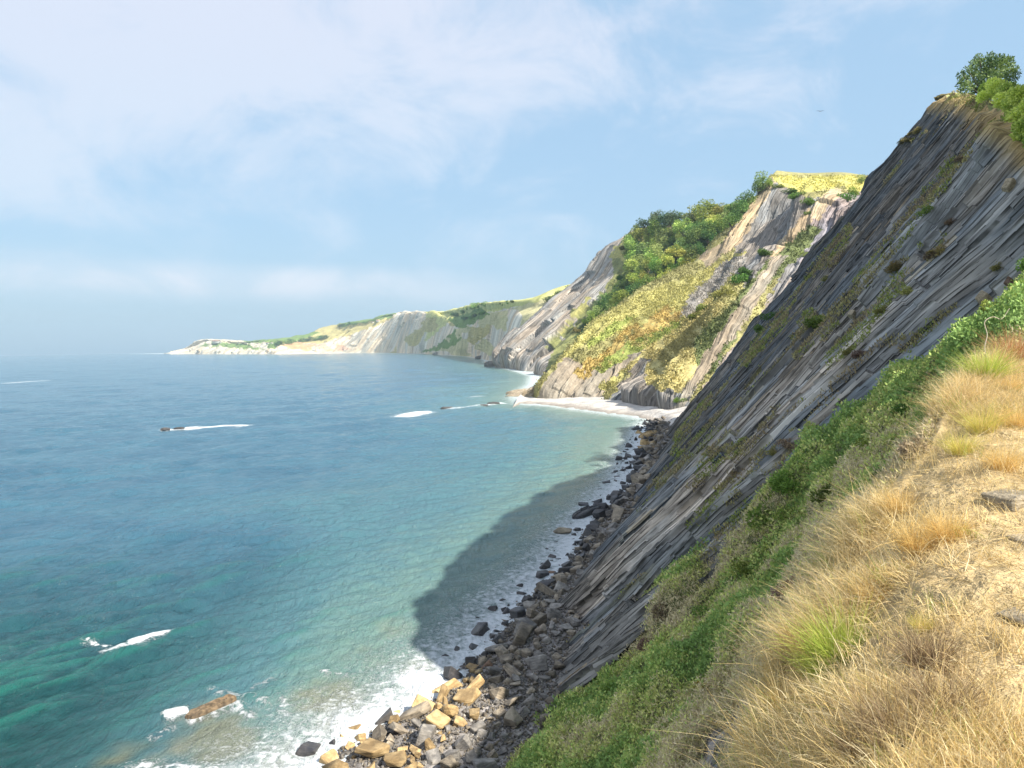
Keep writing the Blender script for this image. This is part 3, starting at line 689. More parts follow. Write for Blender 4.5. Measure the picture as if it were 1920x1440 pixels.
# ------------------------------------------------------------------ leaves, blades, tubes
def unit(a): return a / (np.linalg.norm(a, axis=-1, keepdims=True) + 1e-9)
def leafquads(p, out, size, asp=.45, spread=.9, rg=RNG):
    n = len(p); d = unit(out + spread * unit(rg.normal(size=(n, 3)))); w_ = unit(np.cross(d, rg.normal(size=(n, 3))))
    l = size[:, None]; hw = w_ * l * asp * .5
    V = np.stack([p, p + d * l * .5 + hw, p + d * l, p + d * l * .5 - hw], 1).reshape(-1, 3)
    return V, np.arange(4 * n).reshape(n, 4)
def blades(p, d, L, wd, droop, rg=RNG, seg=3):
    """curved grass blades: root p, direction d, length, width"""
    n = len(p); side = unit(np.cross(d, rg.normal(size=(n, 3)))); bend = np.zeros((n, 3)); bend[:, 2] = -1
    bend[:, :2] = rg.normal(size=(n, 2)) * .5
    Vs = []
    for k in range(seg + 1):
        f = k / seg; c = p + d * (L * f)[:, None] + bend * (droop * L * f * f)[:, None]; ww = (wd * (1 - .85 * f))[:, None]
        Vs += [c - side * ww, c + side * ww]
    V = np.stack(Vs, 1); m = 2 * (seg + 1); base = np.arange(n)[:, None] * m
    Fq = np.concatenate([np.stack([base[:, 0] + 2 * k, base[:, 0] + 2 * k + 1, base[:, 0] + 2 * k + 3, base[:, 0] + 2 * k + 2], 1) for k in range(seg)])
    return V.reshape(-1, 3), Fq, m
def tube(pts, rad, ns=6):
    pts = np.array(pts, float); k = len(pts); tan = unit(np.gradient(pts, axis=0)); up = np.array([.3, .2, 1.0]) if abs(tan[0][2]) < .9 else np.array([1.0, .1, 0])
    s = unit(np.cross(tan, up)); t_ = np.cross(tan, s); an = np.linspace(0, 2 * np.pi, ns, endpoint=False)
    r = np.broadcast_to(np.asarray(rad, float), (k,))
    V = pts[:, None] + r[:, None, None] * (np.cos(an)[None, :, None] * s[:, None] + np.sin(an)[None, :, None] * t_[:, None])
    Fq = [[i * ns + j, i * ns + (j + 1) % ns, (i + 1) * ns + (j + 1) % ns, (i + 1) * ns + j] for i in range(k - 1) for j in range(ns)]
    return V.reshape(-1, 3), np.array(Fq)
def join(parts):
    V, Fc, o = [], [], 0
    for v, f in parts: V.append(v); Fc.append(np.asarray(f) + o); o += len(v)
    return np.concatenate(V), np.concatenate(Fc)
def share(me_obj, name, parent=None, loc=None, rot=None, sc=None):
    o = me_obj.copy(); o.name = name; COL.objects.link(o)
    if parent is not None: o.parent = parent
    if loc is not None: o.location = loc
    if rot is not None: o.rotation_euler = rot
    if sc is not None: o.scale = sc
    return o

# ------------------------------------------------------------------ tree and bush models (unit size: 1 m tall)
def crown_mesh(name, seed, blobs, nleaf, lsize, c1, c2, hole=.35):
    rg = np.random.default_rng(seed); Ps, Os, Cs = [], [], []
    tot = sum(b[3] ** 2 for b in blobs)
    for (x, y, z, r) in blobs:
        k = int(nleaf * r * r / tot); d = unit(rg.normal(size=(k, 3))); rr = r * (1 - hole * rg.random(k) ** 1.5)
        bump = 1 + .22 * fbm(d[:, 0] * 3 + x * 9, d[:, 1] * 3 + d[:, 2] * 2, seed, 2)
        p = np.array([x, y, z]) + d * (rr * bump)[:, None] * [1, 1, .85]
        Ps.append(p); Os.append(d + [0, 0, .3]); tone = np.clip(.5 + .5 * rg.normal() * .5 + .25 * rg.normal(size=k), 0, 1)[:, None]
        Cs.append(np.array(c1) * (1 - tone) + np.array(c2) * tone)
    p = np.concatenate(Ps); V, Fq = leafquads(p, np.concatenate(Os), lsize * rg.uniform(.6, 1.4, len(p)), .6, 1.0, rg)
    return mesh_obj(name, V, Fq, M_leaf, attrs={'Col': np.repeat(np.concatenate(Cs), 4, 0)}, smooth=False, link=False)
def trunk_mesh(name, seed, h, r, limbs):
    rg = np.random.default_rng(seed); parts = []
    pts = [[.02 * rg.normal() * i, .02 * rg.normal() * i, h * i / 4 - .05] for i in range(5)]
    parts.append(tube(pts, np.linspace(r, r * .55, 5)))
    for (x, y, z) in limbs:
        b = np.array(pts[rg.integers(1, 4)]); e = np.array([x, y, z]); m_ = (b + e) / 2 + [0, 0, -.04]
        parts.append(tube([b, m_, e], [r * .55, r * .35, r * .12], 5))
    V, Fq = join(parts); return mesh_obj(name, V, Fq, M_bark, link=False)
def blobset(seed, n, R, z0, z1, r0, r1):
    rg = np.random.default_rng(seed); out = []
    for i in range(n):
        a = rg.uniform(0, 6.28); z = rg.uniform(z0, z1); q_ = R * math.sqrt(rg.random()) * (1 - .5 * abs((z - (z0 + z1) / 2) / (z1 - z0)))
        out.append((q_ * math.cos(a), q_ * math.sin(a), z, rg.uniform(r0, r1)))
    return out
TREES = []
for i, (c1, c2) in enumerate([((.14, .25, .04), (.42, .54, .12)), ((.21, .30, .05), (.52, .60, .16)), ((.06, .15, .04), (.22, .36, .09)), ((.14, .23, .06), (.36, .46, .15)), ((.05, .10, .04), (.14, .22, .09))]):
    bl = blobset(40 + i, 13, .30, .34, .80, .13, .21)
    TREES.append((crown_mesh('crown', 50 + i, bl, 1500, .055, c1, c2), trunk_mesh('trunk', 60 + i, .5, .028, [b[:3] for b in bl[:6]])))
BUSH = []
for i, (c1, c2, ls) in enumerate([((.05, .11, .02), (.19, .31, .06), .085), ((.17, .18, .05), (.38, .37, .12), .09), ((.19, .15, .09), (.38, .31, .19), .085), ((.13, .18, .03), (.36, .42, .08), .09), ((.17, .11, .02), (.36, .26, .05), .09)]):
    bl = [(x * 1.25, y * 1.25, abs(z), r) for x, y, z, r in blobset(80 + i, 9, .42, .10, .52, .20, .32)]
    BUSH.append((crown_mesh('foliage', 90 + i, bl, 1900, ls, c1, c2, .5), trunk_mesh('stem', 95 + i, .25, .03, [b[:3] for b in bl])))
def plant(kind, name, loc, size, label, cat, group=None, wide=1.0, parts=True, tilt=0.0, rg=random):
    cr_, tk = kind; rz = rg.uniform(0, 6.28); s = (size * wide, size * wide, size)
    if parts:
        e = empty(name, loc, 0); a = share(cr_, cr_.name.split('.')[0], e, (0, 0, 0), (tilt, 0, rz), s); b = share(tk, tk.name.split('.')[0], e, (0, 0, 0), (tilt, 0, rz), s)
    else:
        e = share(cr_, name, None, loc, (tilt, 0, rz), s)
    tag(e, label, cat, group); return e

def locate(G, uv, N=None):
    """the front-most surface point seen along a bearing"""
    u, v = uv; gu, gv = locate.cache.setdefault(id(G), bearing(G)); d2 = (gu - u) ** 2 + (gv - v) ** 2
    th = max(36.0, d2.min() * 2.5); yy = np.where(d2 <= th, G[..., 1], 1e9); i = np.unravel_index(np.argmin(yy + d2 * .01), d2.shape)
    return G[i]
locate.cache = {}

# ------------------------------------------------------------------ the wood on the headland flank
WOOD = [(1203, 428), (1235, 410), (1359, 396), (1390, 388), (1425, 350), (1432, 356), (1392, 440), (1300, 497), (1272, 520), (1180, 598), (1106, 618), (1115, 585), (1162, 545), (1185, 500), (1175, 462)]
def wood():
    gu, gv = bearing(G_head); cand = []
    for _ in range(9000):
        u = RNG.uniform(1100, 1440); v = RNG.uniform(395, 620)
        if inpoly(np.array([u]), np.array([v]), WOOD)[0]: cand.append((u, v))
    pts = []
    for c in cand:
        if all((c[0] - p[0]) ** 2 + (c[1] - p[1]) ** 2 > 12.5 ** 2 for p in pts): pts.append(c)
    for (u, v) in pts:
        g = locate(G_head, (u, v)); Y = g[1]; px = random.uniform(22, 44) * (1.15 if v < 430 else 1)
        size = px * Y / F
        shade = (u * .62 + v * .9) - 1210
        if u < 1270 and v < 432: k, what = 4, 'dark spreading pine on the skyline at the top left of the wood'
        elif v < 430: k, what = random.choice([0, 1, 3]), 'round leafy tree on the skyline of the wood above the headland'
        elif u > 1290 and v > 440: k, what = 2, 'dark green tree along the shaded right edge of the wood'
        elif v > 540: k, what = random.choice([0, 2, 3]), 'low green tree at the foot of the wood above the yellow slope'
        else: k, what = random.choice([0, 1, 1, 3]), 'bright green broadleaf tree in the middle of the wood'
        plant(TREES[k], 'tree', g - np.array([0, 0, size * .12]), size, what, 'tree', 'trees of the wood on the headland', wide=random.uniform(1.0, 1.3), parts=size * F / Y > 20)
    # sparse bushes on the left of the wood
    for (u, v, px) in [(1168, 462, 16), (1180, 470, 20), (1192, 455, 18), (1200, 482, 22), (1178, 492, 14), (1165, 520, 18), (1150, 560, 20), (1135, 575, 18), (1128, 600, 20), (1145, 590, 22), (1095, 600, 14), (1080, 615, 12), (1110, 640, 14), (1085, 640, 10)]:
        g = locate(G_head, (u, v)); size = px * g[1] / F
        plant(BUSH[random.choice([0, 1])], 'bush', g - [0, 0, size * .15], size, 'small bush on the grassy top and edge left of the wood', 'bush', 'bushes beside the wood', 1.2, parts=False)
wood()

# single trees and bushes of the bay slope and its top
for (u, v, hpx, k, wide, lab) in [
    (1418, 362, 50, 3, .95, 'tall pale green tree standing highest at the left end of the plateau edge'),
    (1398, 372, 36, 2, 1.2, 'dark tree just below the tall tree at the plateau edge'),
    (1438, 350, 24, 0, 1.2, 'small round tree right of the tall tree at the plateau edge'),
    (1385, 398, 40, 2, 1.2, 'dark tree leaning over the tan rock edge beside the wood'),
    (1372, 425, 38, 2, 1.1, 'dark tree low on the tan rock edge beside the wood'),
    (1613, 341, 22, 3, 1.1, 'small lone round tree on the grassy plateau'),
    (1636, 343, 7, 0, 1.2, 'tiny sapling right of the lone tree on the plateau')]:
    g = locate(G_bay, (u, v)); size = hpx * g[1] / F
    plant(TREES[k], 'tree', g - [0, 0, size * .05], size, lab, 'tree', None, wide)
for (u, v, px, k, wide, lab) in [
    (1386, 522, 34, 0, 1.1, 'dark green bush beside the upper end of the scree'),
    (1352, 545, 28, 1, 1.3, 'light green bush below the dark bush at the scree edge'),
    (1398, 505, 26, 0, 1.1, 'dark bush uppermost of those at the right of the scree'),
    (1320, 575, 20, 3, 1.5, 'bright green low bush at the lower right of the scree'),
    (1300, 590, 16, 3, 1.5, 'lowest bright green bush at the tip of the scree'),
    (1434, 468, 20, 0, 1.4, 'green bush at the foot of the big grey slab'),
    (1478, 355, 16, 0, 1.5, 'green bush hanging at the plateau edge nearest the tan corner'),
    (1490, 362, 18, 0, 1.4, 'green bush in the middle of the plateau edge above the grey slab'),
    (1510, 376, 20, 0, 1.1, 'dark bush hanging down at the right of the grey slab'),
    (1582, 366, 30, 0, 1.0, 'dark green bush hanging in the notch at the plateau edge'),
    (1603, 358, 24, 3, .9, 'upright pale bush on the plateau edge near the near cliff'),
    (1455, 345, 14, 0, 1.6, 'low bush on the tan corner of the plateau'),
    (1520, 472, 20, 0, 1.5, 'dark bush on the green ledge above the lit rib'),
    (1512, 395, 12, 0, 1.2, 'small bush on the tan rib below the plateau'),
    (1190, 640, 14, 3, 1.4, 'small lime green bush in the orange bracken'),
    (1272, 745, 14, 0, 1.4, 'dark bush near the foot of the bay slope')]:
    g = locate(G_bay, (u, v)); size = px * g[1] / F
    plant(BUSH[k], 'bush', g - [0, 0, size * .25], size, lab, 'bush', None, wide)

# bracken and heath cover of the bay slope: many small tufts
def bay_cover():
    gu, gv = bearing(G_bay); n_ = normals(G_bay); n_ *= np.sign(n_[..., 2:3])
    mk = (gu > 980) & (gu < 1640) & (gv > 330) & (gv < 800); idx = np.argwhere(mk); idx = idx[RNG.integers(0, len(idx), 230000)]
    p = G_bay[idx[:, 0], idx[:, 1]]; u = gu[idx[:, 0], idx[:, 1]]; v = gv[idx[:, 0], idx[:, 1]]; nn = n_[idx[:, 0], idx[:, 1]]
    me = bpy.data.objects['bay_slope'].data; col = np.empty(len(me.vertices) * 4, np.float32); me.attributes['Col'].data.foreach_get('color', col)
    col = col.reshape(-1, 4)[:, :3].reshape(G_bay.shape)[idx[:, 0], idx[:, 1]]
    rk = np.empty(len(me.vertices), np.float32); me.attributes['rock'].data.foreach_get('value', rk); rk = rk.reshape(gu.shape)[idx[:, 0], idx[:, 1]]
    clump = fbm(p[:, 0] / 5, p[:, 2] / 5, 5, 3)
    keep = (rk < .1) & (clump > -.25) & ((col[:, 2] < .3))
    p, nn, col, clump = p[keep], nn[keep], col[keep], clump[keep]
    p = p + RNG.normal(size=p.shape) * .5
    V, Fq = leafquads(p, nn + [0, 0, .6], RNG.uniform(.45, 1.1, len(p)), .7, .8)
    c = col * (RNG.uniform(.82, 1.15, (len(p), 1))) * (1 + .3 * clump[:, None]); dk = RNG.random(len(p)) < .08; c[dk] = c[dk] * .5 + [.02, .03, .01]
    tag(mesh_obj('bracken', V, Fq, M_scrub, attrs={'Col': np.repeat(c, 4, 0)}, smooth=False), 'yellow, orange and green bracken and heath covering the bay slope', 'bracken', kind='stuff')
bay_cover()

# hedges, trees and houses on the far coast
G_far = None
def far_things():
    me = bpy.data.objects['hills'].data; a = np.empty(len(me.vertices) * 3, np.float32); me.vertices.foreach_get('co', a)
    G = a.reshape(150, 900, 3).astype(float)
    for (u0, v0, u1, v1, n, px, lab) in [
        (515, 640, 560, 634, 10, 9, 'hazy blue green tree in the grove behind the low far headland'),
        (560, 634, 612, 628, 8, 9, 'hazy tree in the grove right of the low far headland'),
        (628, 608, 660, 603, 6, 8, 'dim tree behind the yellow hill crest on the far coast'),
        (845, 587, 872, 581, 6, 11, 'dark hedge tree on the far skyline left of the meadow'),
        (878, 580, 907, 570, 8, 12, 'dark tree in the row climbing the far skyline'),
        (930, 569, 960, 565, 6, 7, 'small dark tree in the row above the pale green meadow'),
        (1030, 562, 1082, 537, 22, 17, 'dark green tree in the copse behind the grey headland'),
        (440, 640, 470, 641, 6, 5, 'tiny dark tree on top of the farthest headland'),
        (862, 600, 905, 585, 10, 9, 'scrubby tree on the slope below the far skyline row')]:
        for i in range(n):
            f = (i + random.random()) / n; uv = (u0 + (u1 - u0) * f, v0 + (v1 - v0) * f + random.uniform(0, px * .35)); g = locate(G, uv); size = px * random.uniform(.8, 1.25) * g[1] / F
            plant(TREES[random.choice([2, 3, 4])], 'tree', g - [0, 0, size * .25], size, lab, 'tree', 'trees on the far coast', 1.6, parts=False)
    M_wall = simple_rock('white_render', (.75, .74, .70), (.82, .81, .78), .1); M_roof = simple_rock('roof_tiles', (.30, .15, .10), (.38, .20, .13), .3)
    for (u, v, wpx, lab) in [(705, 598.5, 8, 'white farmhouse on the crest of the pale far hill'), (697, 599.5, 4, 'small white shed left of the farmhouse on the far hill'),
                             (404, 638, 12, 'long low white building on top of the farthest headland'), (416, 637.5, 4, 'small square building right of the long one on the farthest headland'),
                             (484, 638.5, 5, 'white house leftmost on the low far headland'), (500, 638.5, 6, 'white house in the middle of the low far headland'), (509, 638, 4, 'small white house rightmost on the low far headland')]:
        g = locate(G, (u, v)); s = wpx * g[1] / F; e = empty('house', g + np.array([0, 0, -1.0]), random.uniform(-.4, .4))
        L, D, Hh = s / 2, s * .35, max(4.5, s * .28)
        def mk(nm, V, Fc, m): return mesh_obj(nm, V, Fc, m, e, smooth=False)
        V = [(x * L, y * D, z) for z in (-4, Hh) for x, y in ((-1, -1), (1, -1), (1, 1), (-1, 1))]
        mk('wall', V, [[0, 3, 2, 1], [0, 1, 5, 4], [1, 2, 6, 5], [2, 3, 7, 6], [3, 0, 4, 7]], M_wall)
        V = [(-L * 1.06, -D * 1.12, Hh), (L * 1.06, -D * 1.12, Hh), (L * 1.06, D * 1.12, Hh), (-L * 1.06, D * 1.12, Hh), (-L * 1.06, 0, Hh * 1.5), (L * 1.06, 0, Hh * 1.5)]
        mk('roof', V, [[0, 1, 5, 4], [2, 3, 4, 5], [0, 4, 3, 3], [1, 2, 5, 5], [0, 3, 2, 1]], M_roof)
        tag(e, lab, 'house')
far_things()

# ------------------------------------------------------------------ near cliff: tufts, bushes, bush on the peak
def cliff_tufts():
    gu, gv = bearing(G_cl); n_ = normals(G_cl); n_ *= np.sign(n_[..., 2:3])
    nr, nc = gu.shape; idx = np.stack([RNG.integers(30, nr - 16, 700000), RNG.integers(300, nc, 700000)], 1)
    i, j = idx[:, 0], idx[:, 1]; sel = CG[i, j] + .25 * RNG.random(len(i))
    # strong grassy ledges running with the beds
    bands = [[(1812, 292), (1786, 313), (1755, 356), (1720, 402), (1673, 457), (1631, 519), (1580, 577), (1549, 605), (1500, 660)],
             [(1690, 540), (1640, 590), (1600, 640), (1560, 690)], [(1700, 500), (1660, 560)], [(1700, 640), (1640, 640), (1580, 700), (1540, 730), (1480, 790), (1440, 840)],
             [(1760, 450), (1740, 475)], [(1560, 740), (1500, 780), (1440, 830), (1400, 890), (1370, 940)], [(1500, 850), (1440, 895), (1400, 960), (1350, 1010), (1310, 1050), (1270, 1110)],
             [(1450, 820), (1340, 860), (1300, 920)], [(1590, 430), (1560, 480), (1500, 520), (1460, 590), (1400, 680)], [(1790, 580), (1740, 620), (1700, 650)], [(1520, 600), (1500, 640)],
             [(1720, 245), (1690, 258), (1676, 275)], [(1775, 180), (1800, 182), (1830, 190)], [(1320, 740), (1290, 790), (1270, 850)], [(1480, 760), (1420, 840), (1360, 920), (1300, 980)]]
    u, v = gu[i, j], gv[i, j]; p = G_cl[i, j]
    wu = u + 9 * fbm(u / 16, v / 16, 2, 3); wv = v + 9 * fbm(u / 16 + 4, v / 16, 3, 3); best = np.full(len(i), 1e9)
    for b in bands:
        for k in range(len(b) - 1):
            a_, c_ = np.array(b[k], float), np.array(b[k + 1], float); d_ = c_ - a_; t_ = np.clip(((wu - a_[0]) * d_[0] + (wv - a_[1]) * d_[1]) / (d_ @ d_), 0, 1)
            best = np.minimum(best, np.hypot(wu - a_[0] - t_ * d_[0], wv - a_[1] - t_ * d_[1]))
    size_px = 11 + 9 * vn(u / 60, v / 60, 8)
    on = (best < size_px) & (fbm(CA[i, j] / 4, CQ[i, j] / 1.5, 23, 3) > -.15); lo = (sel > .58) & (RNG.random(len(i)) < .42)
    pick = np.where((on & (RNG.random(len(i)) < .8)) | lo)[0]; pick = pick[:170000]
    p = p[pick]; nn = n_[i[pick], j[pick]]; Y = p[:, 1]
    p = p + nn * (RNG.random(len(p)) * .22)[:, None]
    V, Fq = leafquads(p, nn * .6 + [0, 0, .7], (.09 + .0022 * Y) * RNG.uniform(.6, 1.5, len(p)), .35, .7)
    k = fbm(p[:, 0] / 1.8, p[:, 1] / 3 + p[:, 2] / 2, 77, 3)[:, None]; r_ = RNG.random((len(p), 1))
    c = np.where(k > .12, [.27, .31, .08], np.where(k > -.22, [.36, .32, .14], [.34, .27, .15])) * (.6 + .9 * r_)
    tag(mesh_obj('cliff_grass', V, Fq, M_scrub, attrs={'Col': np.repeat(c, 4, 0)}, smooth=False), 'olive and straw tufts of grass growing along the ledges of the dark cliff', 'grass', kind='stuff')
cliff_tufts()
for (u, v, px, k, wide, lab) in [
    (1756, 468, 22, 1, 1.3, 'small olive bush alone on the upper right of the rock face'), (1745, 480, 20, 2, 1.4, 'brown bush just below the olive one on the upper rock face'),
    (1780, 415, 16, 2, 1.3, 'small brown bush high on the right of the rock face'), (1870, 500, 22, 1, 1.1, 'yellow green tuft bush on the orange rock block at the right'),
    (1680, 500, 24, 1, 1.4, 'olive bush midway down the long grassy ledge'), (1735, 395, 26, 0, 1.5, 'green bush near the top of the long grassy ledge'),
    (1520, 805, 34, 3, .8, 'bright green creeper hanging on the rock above the scrub'), (1525, 600, 30, 3, 1.3, 'light green grassy bush in the middle of the rock face'),
    (1440, 590, 26, 0, 1.0, 'dark bush in the cleft beside the pale strip'), (1425, 612, 24, 0, 1.0, 'lower dark bush in the cleft beside the pale strip'),
    (1590, 655, 20, 1, 1.4, 'round olive bush on the middle ledge of the rock face'), (1610, 665, 20, 2, 1.4, 'brown bush at the right end of the middle ledge'),
    (1470, 830, 24, 2, 1.5, 'olive brown bush on the lower ledge left of the creeper'), (1450, 845, 20, 1, 1.4, 'olive bush at the left end of the lower ledge'),
    (1680, 250, 14, 1, 1.8, 'yellow green turf cushion on the skyline step of the cliff'), (1715, 246, 14, 1, 2.0, 'yellow green turf cushion on the upper skyline step'),
    (1800, 300, 18, 2, 1.6, 'brown grassy cushion at the top of the long ledge'), (1545, 520, 14, 1, 1.4, 'small olive cushion high on the left of the rock face'),
    (1700, 545, 20, 1, 1.6, 'olive cushion on the short ledge in the middle right'), (1655, 580, 20, 1, 1.6, 'olive cushion at the lower end of the short ledge')]:
    g = locate(G_cl, (u, v)); size = px * g[1] / F
    plant(BUSH[k], 'bush', g - [0, 0, size * .3], size, lab, 'bush', None, wide)

def peak_plants():
    # dark shrub on the peak
    Y = 128; base = P(1850, 182, Y); e = empty('large_shrub', base)
    rg = np.random.default_rng(3); bl = []
    for (u, v, r) in [(1822, 148, 20), (1812, 165, 13), (1838, 128, 20), (1850, 150, 24), (1868, 128, 22), (1885, 120, 15), (1880, 150, 22), (1840, 168, 15), (1860, 115, 14), (1828, 120, 12), (1897, 140, 14), (1870, 168, 16), (1806, 150, 9), (1800, 140, 6), (1812, 132, 7), (1835, 108, 7), (1875, 108, 7), (1893, 112, 7), (1902, 128, 7), (1856, 104, 6), (1798, 162, 6)]:
        c = P(u, v, Y + rg.normal() * 2.2) - base; bl.append((c[0], c[1], c[2], r * Y / F))
    cr_ = crown_mesh('crown', 9, bl, 7000, .34, (.05, .11, .045), (.22, .32, .10), .75); COL.objects.link(cr_); cr_.parent = e
    parts = [tube([(0, 0, -1), (0, 0, .8)], [.22, .18])]
    for b in bl: parts.append(tube([(0, 0, .4), (b[0] * .5, b[1] * .5, b[2] * .45), (b[0] * 1.0, b[1] * 1.0, b[2] + b[3] * .9)], [.13, .09, .03], 5))
    V, Fq = join(parts); mesh_obj('trunk', V, Fq, M_bark, e)
    tag(e, 'big dark green shrub standing alone on the peak of the cliff', 'shrub')
    # sunlit creeper mass hanging over the edge
    pts = []
    for (u, v, r, Y) in [(1850, 168, 14, 118), (1870, 165, 16, 112), (1890, 172, 18, 105), (1845, 182, 12, 116), (1900, 195, 18, 80), (1880, 188, 15, 92), (1915, 215, 18, 64), (1910, 178, 18, 76),
                         (1925, 240, 20, 58), (1898, 222, 12, 70), (1935, 200, 20, 62), (1945, 265, 20, 54), (1912, 252, 11, 60), (1862, 158, 12, 114)]:
        c = P(u, v, Y); pts.append((c[0], c[1], c[2], r * Y / F))
    o0 = np.array(pts[0][:3]); e = empty('creeper', o0)
    cr_ = crown_mesh('foliage', 19, [(x - o0[0], y - o0[1], z - o0[2], r) for x, y, z, r in pts], 16000, .26, (.18, .26, .04), (.75, .76, .20), .7); COL.objects.link(cr_); cr_.parent = e
    V, Fq = join([tube([(x - o0[0], y - o0[1], z - o0[2] - r), (x - o0[0] + .3, y - o0[1], z - o0[2])], [.08, .03], 5) for x, y, z, r in pts]); mesh_obj('stem', V, Fq, M_bark, e)
    tag(e, 'sunlit yellow green creeper mass spilling over the cliff edge right of the big shrub', 'creeper')
    # overhanging turf cornice
    rg = np.random.default_rng(4); V0, F0 = [], []
    me = bmesh.new()
    for (u, v, r, Y) in [(1768, 183, 7, 182), (1778, 181, 6, 178), (1790, 182, 5, 170), (1805, 184, 5, 155), (1820, 187, 5, 138)]:
        c = P(u, v, Y); g = bmesh.ops.create_icosphere(me, subdivisions=3, radius=1)
        for vv in g['verts']:
            k = 1 + .3 * rg.normal() * .4; vv.co = Vector((c[0] + vv.co.x * r * Y / F * 1.9 * k, c[1] + vv.co.y * r * Y / F * 2 * k, c[2] + vv.co.z * r * Y / F * .75 * k))
    m_ = bpy.data.meshes.new('turf_overhang'); me.to_mesh(m_); me.free(); m_.materials.append(simple_rock('turf_soil', (.10, .075, .03), (.24, .20, .07), .8)); o = bpy.data.objects.new('turf_overhang', m_); COL.objects.link(o)
    tag(o, 'ragged brown turf ledge overhanging the very top of the cliff', 'turf')
peak_plants()

# ------------------------------------------------------------------ rocks
def rock_mesh(name, seed, dims, n=16, mat=None, bev=.055, lay=0):
    rg = np.random.default_rng(seed); bm = bmesh.new()
    for _ in range(n):
        p = rg.uniform(-1, 1, 3); p = np.sign(p) * np.abs(p) ** .42
        bm.verts.new(Vector(p * dims * .5 * rg.uniform(.82, 1.05)))
    r = bmesh.ops.convex_hull(bm, input=bm.verts); ex = [g for g in r['geom_interior'] + r['geom_unused'] if isinstance(g, bmesh.types.BMVert)]
    bmesh.ops.delete(bm, geom=list(set(ex)), context='VERTS')
    bmesh.ops.dissolve_limit(bm, angle_limit=.22, verts=bm.verts, edges=bm.edges)
    if bev: bmesh.ops.bevel(bm, geom=bm.edges[:], offset=bev, segments=1, affect='EDGES', clamp_overlap=True)
    bmesh.ops.triangulate(bm, faces=bm.faces)
    me = bpy.data.meshes.new(name); bm.to_mesh(me); bm.free()
    if mat: me.materials.append(mat)
    return me
shapes = []
for i in range(12):
    kind = ['blocky', 'blocky', 'flat', 'blocky', 'wedge', 'flat', 'blocky', 'long', 'blocky', 'flat', 'wedge', 'long'][i]
    dims = {'blocky': (1, .8, .7), 'flat': (1.15, .85, .35), 'wedge': (1, .7, .85), 'long': (1.6, .6, .5)}[kind]
    shapes.append((kind, 200 + i, np.array(dims) * [random.uniform(.9, 1.1) for _ in range(3)]))
MATS = dict(grey=R_grey, slate=R_slate, tan=R_tan, dark=R_dark, rust=R_rust)
MESH = {}
def rmesh(i, mat):
    if (i, mat) not in MESH: MESH[(i, mat)] = rock_mesh('boulder', shapes[i][1], shapes[i][2], 15 + i % 4, MATS[mat])
    return MESH[(i, mat)]
